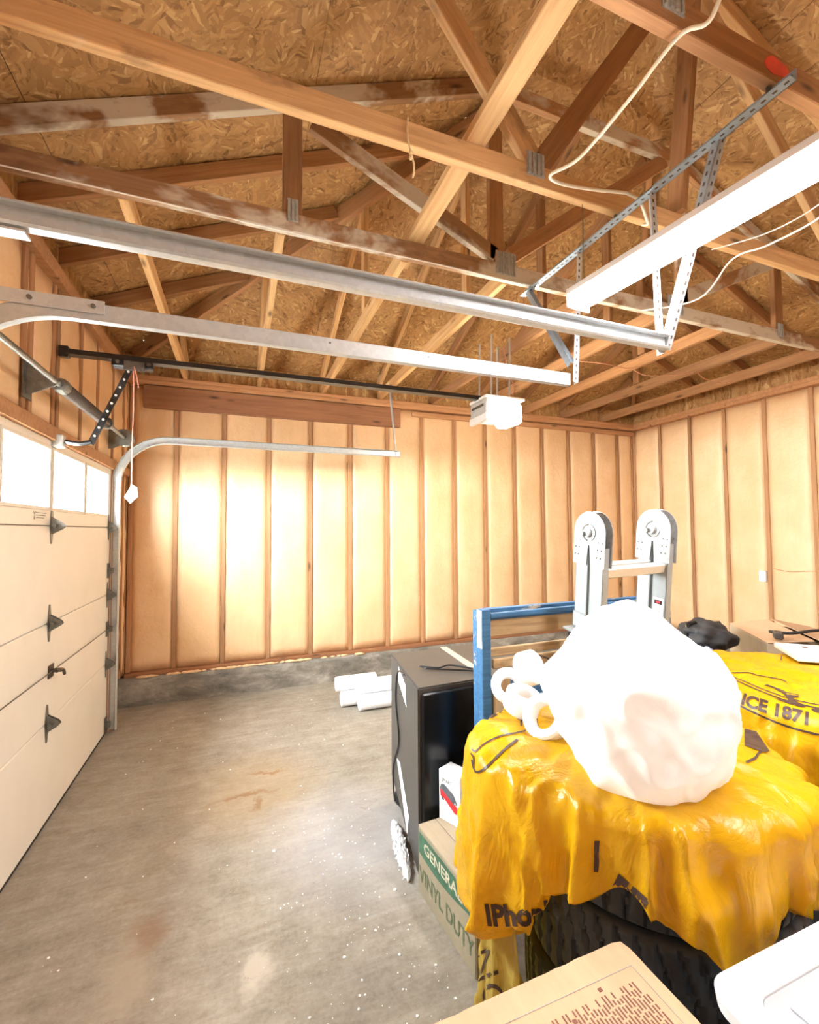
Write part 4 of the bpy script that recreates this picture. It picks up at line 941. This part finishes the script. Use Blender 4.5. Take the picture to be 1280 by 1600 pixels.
def decal(bag, name, meshbm, center, rot, mat, off=.0022, step=.010):
    """lay flat print on the bag's surface, projected along the direction it is seen best from"""
    bvh = BVH[bag.name]; ctr = Vector(center); d = (ctr-EYE).normalized(); x = d.cross(Vector((0, 0, 1))).normalized(); y = x.cross(d)
    bmesh.ops.triangulate(meshbm, faces=meshbm.faces)
    for _ in range(5):
        e = [q for q in meshbm.edges if q.calc_length() > step]
        if not e: break
        bmesh.ops.subdivide_edges(meshbm, edges=e, cuts=1); bmesh.ops.triangulate(meshbm, faces=[q for q in meshbm.faces if len(q.verts) > 3])
    bad = []
    ca, sa = math.cos(R(rot)), math.sin(R(rot))
    for v in meshbm.verts:
        u, w_ = v.co.x*ca-v.co.y*sa, v.co.x*sa+v.co.y*ca
        h = bvh.ray_cast(ctr+x*u+y*w_-d*.6, d, 1.5)
        if h[0] is None: bad.append(v); continue
        n = h[1] if h[1].dot(d) < 0 else -h[1]; v.co = h[0]+n*off
    bmesh.ops.delete(meshbm, geom=bad, context='VERTS')
    lng = [q for q in meshbm.edges if q.calc_length() > step*6]
    bmesh.ops.delete(meshbm, geom=lng, context='EDGES')
    if len(meshbm.faces): return obj(name, meshbm, mat, bag)
def D_text(s, size, bold=.0, sx=1, arc=0):
    me = text_mesh(s, size, bold); b_ = bmesh.new(); b_.from_mesh(me); bpy.data.meshes.remove(me)
    for v in b_.verts: v.co.x *= sx; v.co.y += arc*v.co.x**2
    return b_
def D_line(pts, w_):
    b_ = bmesh.new(); P = smooth_path([(a, c_, 0) for a, c_ in pts], 8); L_ = []
    for k, p in enumerate(P):
        t = (P[min(k+1, len(P)-1)]-P[max(k-1, 0)]).normalized(); n = Vector((-t.y, t.x, 0)); ww = w_*(.7+.5*abs(math.sin(k*1.7))); L_.append((b_.verts.new(p+n*ww/2), b_.verts.new(p-n*ww/2)))
    for a, c_ in zip(L_, L_[1:]): b_.faces.new((a[0], a[1], c_[1], c_[0]))
    return b_
def D_poly(pts):
    b_ = bmesh.new(); b_.faces.new([b_.verts.new((a, c_, 0)) for a, c_ in pts]); return b_
BVH = {}
def finish_bag(name, bm, mat, label, group=None, thick=.0012):
    me_o = obj(name, bm, mat, None, smooth=True); b2 = bmesh.new(); b2.from_mesh(me_o.data); BVH[me_o.name] = BVHTree.FromBMesh(b2); b2.free()
    tag(me_o, label, 'plastic bag', group); return me_o
ctrlA = [(-180, .33, .35, .70), (-120, .36, .38, .60), (-92, .40, .44, .48), (-70, .43, .485, .47), (-52, .41, .455, .50), (-42, .385, .42, .55), (-36, .365, .40, .63), (-31, .35, .375, .69), (-21, .335, .365, .71), (-7, .33, .35, .775), (8, .325, .352, .735), (20, .325, .355, .695), (31, .325, .352, .70), (42, .32, .345, .76), (55, .31, .335, .72), (80, .31, .335, .66), (120, .32, .34, .68)]
bagA = finish_bag('yellow_bag', drape(cA, .935, ctrlA, seed=2.3), 'yellow', 'large glossy yellow plastic bag draped over tires, white bag on top', 'yellow bags over the tires')
# print on the nearer bag
decal(bagA, 'printed_lettering', D_text('IPhonl', .052, .0022, 1.12, .6), (.595, .895, .628), 10, 'ink')
decal(bagA, 'printed_ring', D_line([(-.055, -.06), (-.045, -.085), (-.02, -.075), (.03, -.03), (.065, -.005)], .005), (.596, .99, .986), 0, 'ink')
decal(bagA, 'printed_ring', D_line([(-.055, -.035), (-.045, -.04), (-.02, -.02), (.02, .0), (.06, .01), (.09, .018)], .0035), (.596, .99, .986), 0, 'ink')
decal(bagA, 'printed_ring', D_line([(-.058, -.045), (-.05, -.055), (-.05, -.070), (-.053, -.075)], .004), (.596, .99, .986), 0, 'ink')
decal(bagA, 'printed_silhouette', D_poly([(-.05, -.018), (-.03, .0), (.0, .012), (.025, .013), (.05, .004), (.085, -.012), (.05, -.002), (.02, .004), (.0, .0), (-.02, -.012), (-.045, -.028)]), (.59, .921, 1.075), 0, 'ink')
decal(bagA, 'printed_lettering', D_text('THE', .026, .0012, 1.2), (.597, .843, 1.075), 4, 'ink')
decal(bagA, 'dark_slit', D_poly([(-.004, .026), (.006, .028), (.002, -.026), (-.007, -.026)]), (.649, .702, .871), 0, 'ink')
decal(bagA, 'printed_silhouette', D_poly([(-.03, .035), (-.004, .034), (.022, -.008), (.012, -.014), (-.028, -.008)]), (.846, .526, 1.122), 0, 'ink')
decal(bagA, 'printed_ring', D_line([(-.025, -.035), (-.008, -.022), (.0, -.008), (.012, .002)], .005), (.846, .526, 1.115), 0, 'ink')
decal(bagA, 'printed_lettering', D_text('IHE', .030, .003, 1.3), (.681, .655, .828), -28, 'ink')
# paler bag tucked low round the same stack
ctrlL = [(-180, .40, .41, .02), (-112, .395, .41, .012), (-80, .40, .43, .006), (-60, .395, .42, .006), (-44, .37, .39, .006), (-20, .37, .38, .006), (180, .4, .4, .01)]
bagL = finish_bag('yellow_bag', drape(cA, .60, ctrlL, th=(-112, -43), NT=110, seed=7.7, fold=.022, top=False, wob=.012), 'pale_yellow', 'paler translucent yellow plastic bag hanging low beside the green printed carton', 'yellow bags over the tires')
decal(bagL, 'printed_lettering', D_text('NO', .085, -.0005, 1.0), (.628, 1.085, .30), -70, 'ink')
# far bag
ctrlB = [(-180, .41, .43, .6), (-60, .40, .43, .62), (-20, .41, .44, .64), (0, .41, .45, .68), (25, .41, .44, .64), (60, .40, .43, .6), (120, .41, .43, .6)]
bagB = finish_bag('yellow_bag', drape(cB, .935, ctrlB, seed=5.1, fold=.022), 'yellow', 'yellow plastic bag printed SINCE 1871 draped over the farther tires', 'yellow bags over the tires')
ct = (1.517, .864, .953)
decal(bagB, 'printed_lettering', D_text('SINCE 1871', .050, .0022, .92, .35), (1.485, .905, .960), -9, 'ink')
for dy, w_ in ((.038, .004), (.048, .003), (-.036, .006)):
    decal(bagB, 'printed_ring', D_line([(-.22, dy+.05), (-.10, dy+.018), (0, dy-.002), (.10, dy), (.2, dy+.02)], w_), ct, -4, 'ink')
decal(bagB, 'printed_silhouette', D_poly([(-.065, .016), (-.055, .022), (-.02, .018), (.0, .012), (.03, .014), (.028, .004), (.016, .0), (.022, -.008), (.046, -.018), (.036, -.022), (.004, -.022), (-.03, -.018), (.004, -.016), (.002, -.006), (-.014, .006), (-.04, .015), (-.055, .016)]), (1.519, .86, 1.001), -6, 'ink')
decal(bagB, 'printed_silhouette', D_poly([(.055, -.026), (.07, -.018), (.085, -.022), (.076, -.034), (.062, -.032)]), (1.519, .86, 1.001), 0, 'ink')
decal(bagB, 'printed_line', D_line([(-.1, .012), (-.05, .022), (-.02, .018), (.04, .016), (.06, .01)], .003), (1.49, .90, 1.035), 0, 'ink')
decal(bagB, 'printed_line', D_line([(-.06, -.005), (-.055, .02), (-.02, .03), (.05, .02)], .003), (1.537, .834, 1.106), 0, 'ink')
decal(bagB, 'printed_line', D_line([(.0, -.01), (.02, .012), (.06, .006), (.09, -.01)], .004), (1.537, .834, 1.11), 0, 'ink')

# white bag ---------------------------------------------------------------------
def white_bag():
    bm = bmesh.new(); bmesh.ops.create_icosphere(bm, subdivisions=6, radius=1)
    f = Vector((-.766, -.643, 0)); rt = Vector((.643, -.766, 0)); c = Vector((.925, .852, 0))
    for v in bm.verts:
        n = v.co.normalized(); q = n*1.5+Vector((3.1, 0, .4))
        b_ = 1+.11*noise.noise(q*1.1)+.06*noise.noise(q*2.4+Vector((1, 5, 0)))
        cr_ = abs(noise.noise(n*3.2+Vector((7, 1, 2)))); b_ += .032*(1-min(1, cr_*3))-.008
        b_ += .004*noise.noise(n*9)
        a, h, e = n.dot(rt), n.z, n.dot(f)
        zz = 1.105+(h*.205 if h > 0 else h*.225)*b_
        k = 1.0 if h < 0 else 1-.30*h**1.5
        sk = .02*(-h)+.0
        p = c+rt*(a*.205*k*b_+sk*.8)+f*(e*.235*k*b_+.03*max(0, -h))
        zmin = .948+(.0 if (p-c).dot(f) < .12 else -.075*sm(((p-c).dot(f)-.10)/.11))
        p.z = max(zz, zmin+.004*noise.noise(p*9)); v.co = p
    return bm
wbag = finish_bag('white_bag', white_bag(), 'whitefilm', 'big stuffed white plastic bag lying on the yellow bag')
# handle ears of the bag
bm = bmesh.new()
def ring_at(c, ax, ro, ri, h_, bm_=None):
    ax = Vector(ax).normalized(); m_, _ = axis((0, 0, 0), ax); m_ = Matrix.Translation(c) @ m_.to_3x3().to_4x4() @ Matrix.Rotation(R(90), 4, 'Y')
    return lathe(bmesh.new(), [(ri, -h_/2), (ro-.006, -h_/2), (ro, -h_/2+.006), (ro, h_/2-.006), (ro-.006, h_/2), (ri, h_/2), (ri-.002, h_/2-.006), (ri-.002, -h_/2+.006)], 32, m_, True)
bm.free()
rings = [((.835, 1.285, .985), (-.45, -.72, .35), .056, .026, .055, 'white plastic ring lying farthest left on the yellow bag'),
         ((.79, 1.035, .985), (-.75, -.35, .50), .060, .036, .045, 'white plastic ring with open hole, resting against the white bag'),
         ((.80, 1.155, .985), (.1, -.3, .95), .054, .030, .060, 'white plastic ring lying flat between the others'),
         ((.885, 1.24, 1.05), (.35, -.75, .35), .054, .024, .055, 'white plastic ring stacked on top of the other rings'),
         ((.93, 1.14, 1.0), (.6, -.4, .6), .052, .030, .06, 'white plastic ring tucked behind, touching the white bag')]
for c, ax, ro, ri, h_, lb in rings:
    o = obj('plastic_ring', ring_at(c, ax, ro, ri, h_), 'white', smooth=40); tag(o, lb, 'ring', 'white plastic rings on the yellow bag')

# ------------------------------------------------------------------ near carton with printed panel, tote
cb = thing('cardboard_carton', (.38, .37, 0), 'large plain cardboard carton in front, fine printed panel on its top', 'box')
CH_ = .78
bm = bmesh.new(); nseg = 26; pts = []
random.seed(4)
def wav(k): return .0022*noise.noise(Vector((k*.9, 2, 0)))
cor = [(.105, .115), (.638, .115), (.635, .634), (.105, .626)]
for k in range(4):
    a, b_ = cor[k], cor[(k+1) % 4]
    for q in range(nseg):
        t = q/nseg; x, y = a[0]+(b_[0]-a[0])*t, a[1]+(b_[1]-a[1])*t; ed = min(t, 1-t); j = .006*max(0, 1-ed/.03)
        cx_, cy_ = .37-x, .37-y; l_ = math.hypot(cx_, cy_); pts.append((x+cx_/l_*(j+wav(k*40+q)), y+cy_/l_*(j+wav(k*40+q+9))))
prism(bm, [(x, y, 0) for x, y in pts], 0, (0, 0, CH_-.004)); obj('carton_body', bm, 'cardboard', cb)
bm = prism(bmesh.new(), [(.37+(x-.37)*.994, .37+(y-.37)*.994, CH_-.004) for x, y in pts], 0, (0, 0, .004)); tp = obj('top_flap', bm, 'cardboard', cb)
zt2 = CH_+.0003; bm = bmesh.new()
bx0, bx1, by0, by1 = .24, .612, .20, .590
for a in ((bx0, bx1, by1-.0012, by1), (bx0, bx1, by0, by0+.0012), (bx0, bx0+.0012, by0, by1), (bx1-.0012, bx1, by0, by1)): BX(a[0], a[1], a[2], a[3], zt2, zt2+.0003, 0, bm)
obj('printed_border', bm, 'ink_grey', tp)
bm = bmesh.new(); random.seed(9)
for k in range(52):
    x = bx1-.016-.0062*k
    if x < bx0+.01: break
    y = by1-.022-(.012 if k % 7 == 0 else 0)-.01*(k % 3 == 0); end = random.uniform(by0+.02, by0+.10)
    if k in (10, 21, 34): BX(x-.0035, x+.0035, y+.006, y+.012, zt2, zt2+.0003, 0, bm)
    while y > end:
        l_ = random.uniform(.006, .022); BX(x-.0013, x+.0013, y-l_, y, zt2, zt2+.0003, 0, bm); y -= l_+.0035
o = obj('printed_text', bm, 'ink_red', tp); o['kind'] = 'stuff'
sp_ = thing('support_carton', (.93, .33, 0), 'brown cardboard carton under the white storage tote', 'box')
obj('carton_body', BX(.735, 1.15, .14, .50, 0, .42, .004), 'cardboard', sp_); obj('top_flap', BX(.737, 1.148, .142, .498, .42, .424, .001), 'cardboard', sp_)
tt = thing('storage_tote', (.94, .32, .424), 'white plastic storage tote with frosted lid at the lower right corner', 'tote')
def rrect(x0, x1, y0, y1, r, z, n=7):
    out = []
    for cx_, cy_, a0 in ((x1-r, y1-r, 0), (x0+r, y1-r, 90), (x0+r, y0+r, 180), (x1-r, y0+r, 270)):
        for k in range(n+1): a = R(a0+90*k/n); out.append(Vector((cx_+r*math.cos(a), cy_+r*math.sin(a), z)))
    return out
def loft(loops, cap0=True, cap1=True):
    bm = bmesh.new(); L_ = [[bm.verts.new(p) for p in lp] for lp in loops]; n = len(L_[0])
    for P, Q in zip(L_, L_[1:]):
        for k in range(n): bm.faces.new((P[k], P[(k+1) % n], Q[(k+1) % n], Q[k]))
    if cap0: bm.faces.new(L_[0][::-1])
    if cap1: bm.faces.new(L_[-1])
    return bm
tx0, tx1, ty0, ty1 = .700, 1.17, .12, .532
obj('tote_body', loft([rrect(tx0+.04, tx1-.04, ty0+.04, ty1-.04, .03, .425), rrect(tx0+.02, tx1-.02, ty0+.02, ty1-.02, .035, .745), rrect(tx0+.004, tx1-.004, ty0+.004, ty1-.004, .04, .750), rrect(tx0+.004, tx1-.004, ty0+.004, ty1-.004, .04, .757)], True, False), 'lid', tt, smooth=40)
for k, (a, mt) in enumerate((((.76, .86, .20, .46, .66, .715), 'pale_blue'), ((.88, 1.0, .18, .44, .66, .725), 'pink'), ((1.02, 1.12, .2, .48, .66, .72), 'paper'), ((.78, .84, .30, .47, .716, .73), 'slate'))):
    o = obj('paper_packet', BX(a[0], a[1], a[2], a[3], a[4], a[5], .003), mt); tag(o, ('pale blue packet inside the storage tote', 'pink packet inside the storage tote', 'white packet inside the storage tote', 'small slate grey case inside the storage tote')[k], 'packet')
obj('inner_shelf', BX(tx0+.03, tx1-.03, ty0+.03, ty1-.03, .650, .659, 0), 'white', tt)
obj('lid_rim', loft([rrect(tx0, tx1, ty0, ty1, .045, .752), rrect(tx0-.002, tx1+.002, ty0-.002, ty1+.002, .045, .772), rrect(tx0+.006, tx1-.006, ty0+.006, ty1-.006, .042, .783), rrect(tx0+.040, tx1-.040, ty0+.040, ty1-.040, .03, .783), rrect(tx0+.048, tx1-.048, ty0+.048, ty1-.048, .026, .772), rrect(tx0+.048, tx1-.048, ty0+.048, ty1-.048, .026, .757), rrect(tx0+.02, tx1-.02, ty0+.02, ty1-.02, .03, .757)], False, False), 'tote', tt, smooth=35)
lp = obj('lid_panel', loft([rrect(tx0+.049, tx1-.049, ty0+.049, ty1-.049, .026, .759), rrect(tx0+.049, tx1-.049, ty0+.049, ty1-.049, .026, .769)]), 'lid', tt)
bm = bmesh.new(); BX(.79, .80, .18, .46, .769, .776, .002, bm); BX(.80, 1.1, .425, .433, .769, .776, .002, bm); BX(.85, .858, .18, .42, .769, .774, .002, bm); BX(.95, .958, .18, .42, .769, .774, .002, bm); obj('lid_ribs', bm, 'tote', lp)

# ------------------------------------------------------------------ things at the right wall
wp = obj('foam_board', BX(-.19, .19, -.12, .12, 0, .022, .004), 'white', None, Matrix.Translation((2.34, 1.12, .957)) @ Matrix.Rotation(R(-42), 4, 'Z')); tag(wp, 'white foam board lying at back of the farther yellow bag', 'board')
obj('dark_hole', cyl(bmesh.new(), (-.10, .06, .0215), (-.10, .06, .0235), .012, 14), 'ink', wp, WM[wp.name])
cc = thing('cardboard_carton', (2.92, 1.6, 0), 'open cardboard carton standing by the right foam wall', 'box')
A_, N_ = Vector((2.87, 1.93, 0)), Vector((2.56, 1.53, 0)); x_ = (N_-A_).normalized(); y_ = Vector((-x_.y, x_.x, 0)); y_ = y_ if y_.x > 0 else -y_
mC = frame_from(x_, y_, x_.cross(y_), A_); sgn = 1 if x_.cross(y_).z > 0 else -1
LC = (N_-A_).length
obj('carton_body', BX(0, LC, 0, .42, 0, sgn*.90, .003), 'cardboard_dull', cc, mC)
def flap(name, pts): obj(name, prism(bmesh.new(), [Vector(p) for p in pts], 0, (0, 0, .004)), 'cardboard', cc)
P = lambda u, v, z: A_+x_*u+y_*v+Vector((0, 0, z))
flap('top_flap', [P(0, 0, .902), P(LC, 0, .902), P(LC, .20, .925), P(0, .20, .935)])
flap('top_flap', [P(0, .42, .902), P(LC, .42, .902), P(LC, .22, .93), P(0, .22, .94)])
tube_bm = tube(bmesh.new(), smooth_path([P(LC-.10, .05, .945), P(LC-.05, .12, .95), P(LC-.12, .25, .955), P(LC-.2, .36, .95)], 6), .008, 8)
tag(obj('strap', tube_bm, 'black_rough', smooth=True), 'grey strap lying over the carton by the right wall', 'strap')
tag(obj('clamp', BX(-.035, .035, -.02, .02, 0, .035, .006), 'spring', None, Matrix.Translation(P(LC-.03, .06, .925)) @ Matrix.Rotation(.6, 4, 'Z')), 'small dark clamp on the near edge of the open carton', 'clamp')
bb = thing('brown_carton', (2.43, 1.78, 0), 'brown carton half hidden under the black backpack', 'box')
obj('carton_body', BX(2.27, 2.60, 1.64, 1.93, 0, .80, .004), 'plate', bb); obj('top_flap', BX(2.272, 2.598, 1.642, 1.928, .80, .804, .001), 'cardboard_dull', bb)
bk = thing('backpack', (2.46, 1.78, .804), 'slumped black fabric backpack lying on the brown carton', 'bag')
bm = bmesh.new(); bmesh.ops.create_icosphere(bm, subdivisions=4, radius=1)
for v in bm.verts:
    n = v.co.normalized(); q = 1+.28*noise.noise(n*1.9)+.14*noise.noise(n*4.5)
    p = Vector((n.x*.20*q, n.y*.13*q, n.z*.085*q+.085+.03*max(0, -n.x))); a = .72; p = Vector((p.x*math.cos(a)-p.y*math.sin(a), p.x*math.sin(a)+p.y*math.cos(a), max(p.z, .001))); v.co = p+Vector((2.46, 1.79, .804))
obj('bag_body', bm, 'black_rough', bk, smooth=True)
obj('strap', tube(bmesh.new(), smooth_path([(2.33, 1.80, .86), (2.31, 1.78, .93), (2.34, 1.80, .965), (2.40, 1.80, .97)], 6), .012, 8), 'black', bk, smooth=True)
bm = bmesh.new(); bmesh.ops.create_icosphere(bm, subdivisions=4, radius=1)
for v in bm.verts:
    n = v.co.normalized(); q = 1+.3*noise.noise(n*2.5); v.co = Vector((2.315+n.x*.04*q, 1.675+n.y*.03*q, max(.8045, .835+n.z*.04*q)))
tag(obj('crumpled_cloth', bm, 'pale_blue', smooth=True), 'crumpled pale cloth wedged in front of the black backpack', 'cloth')
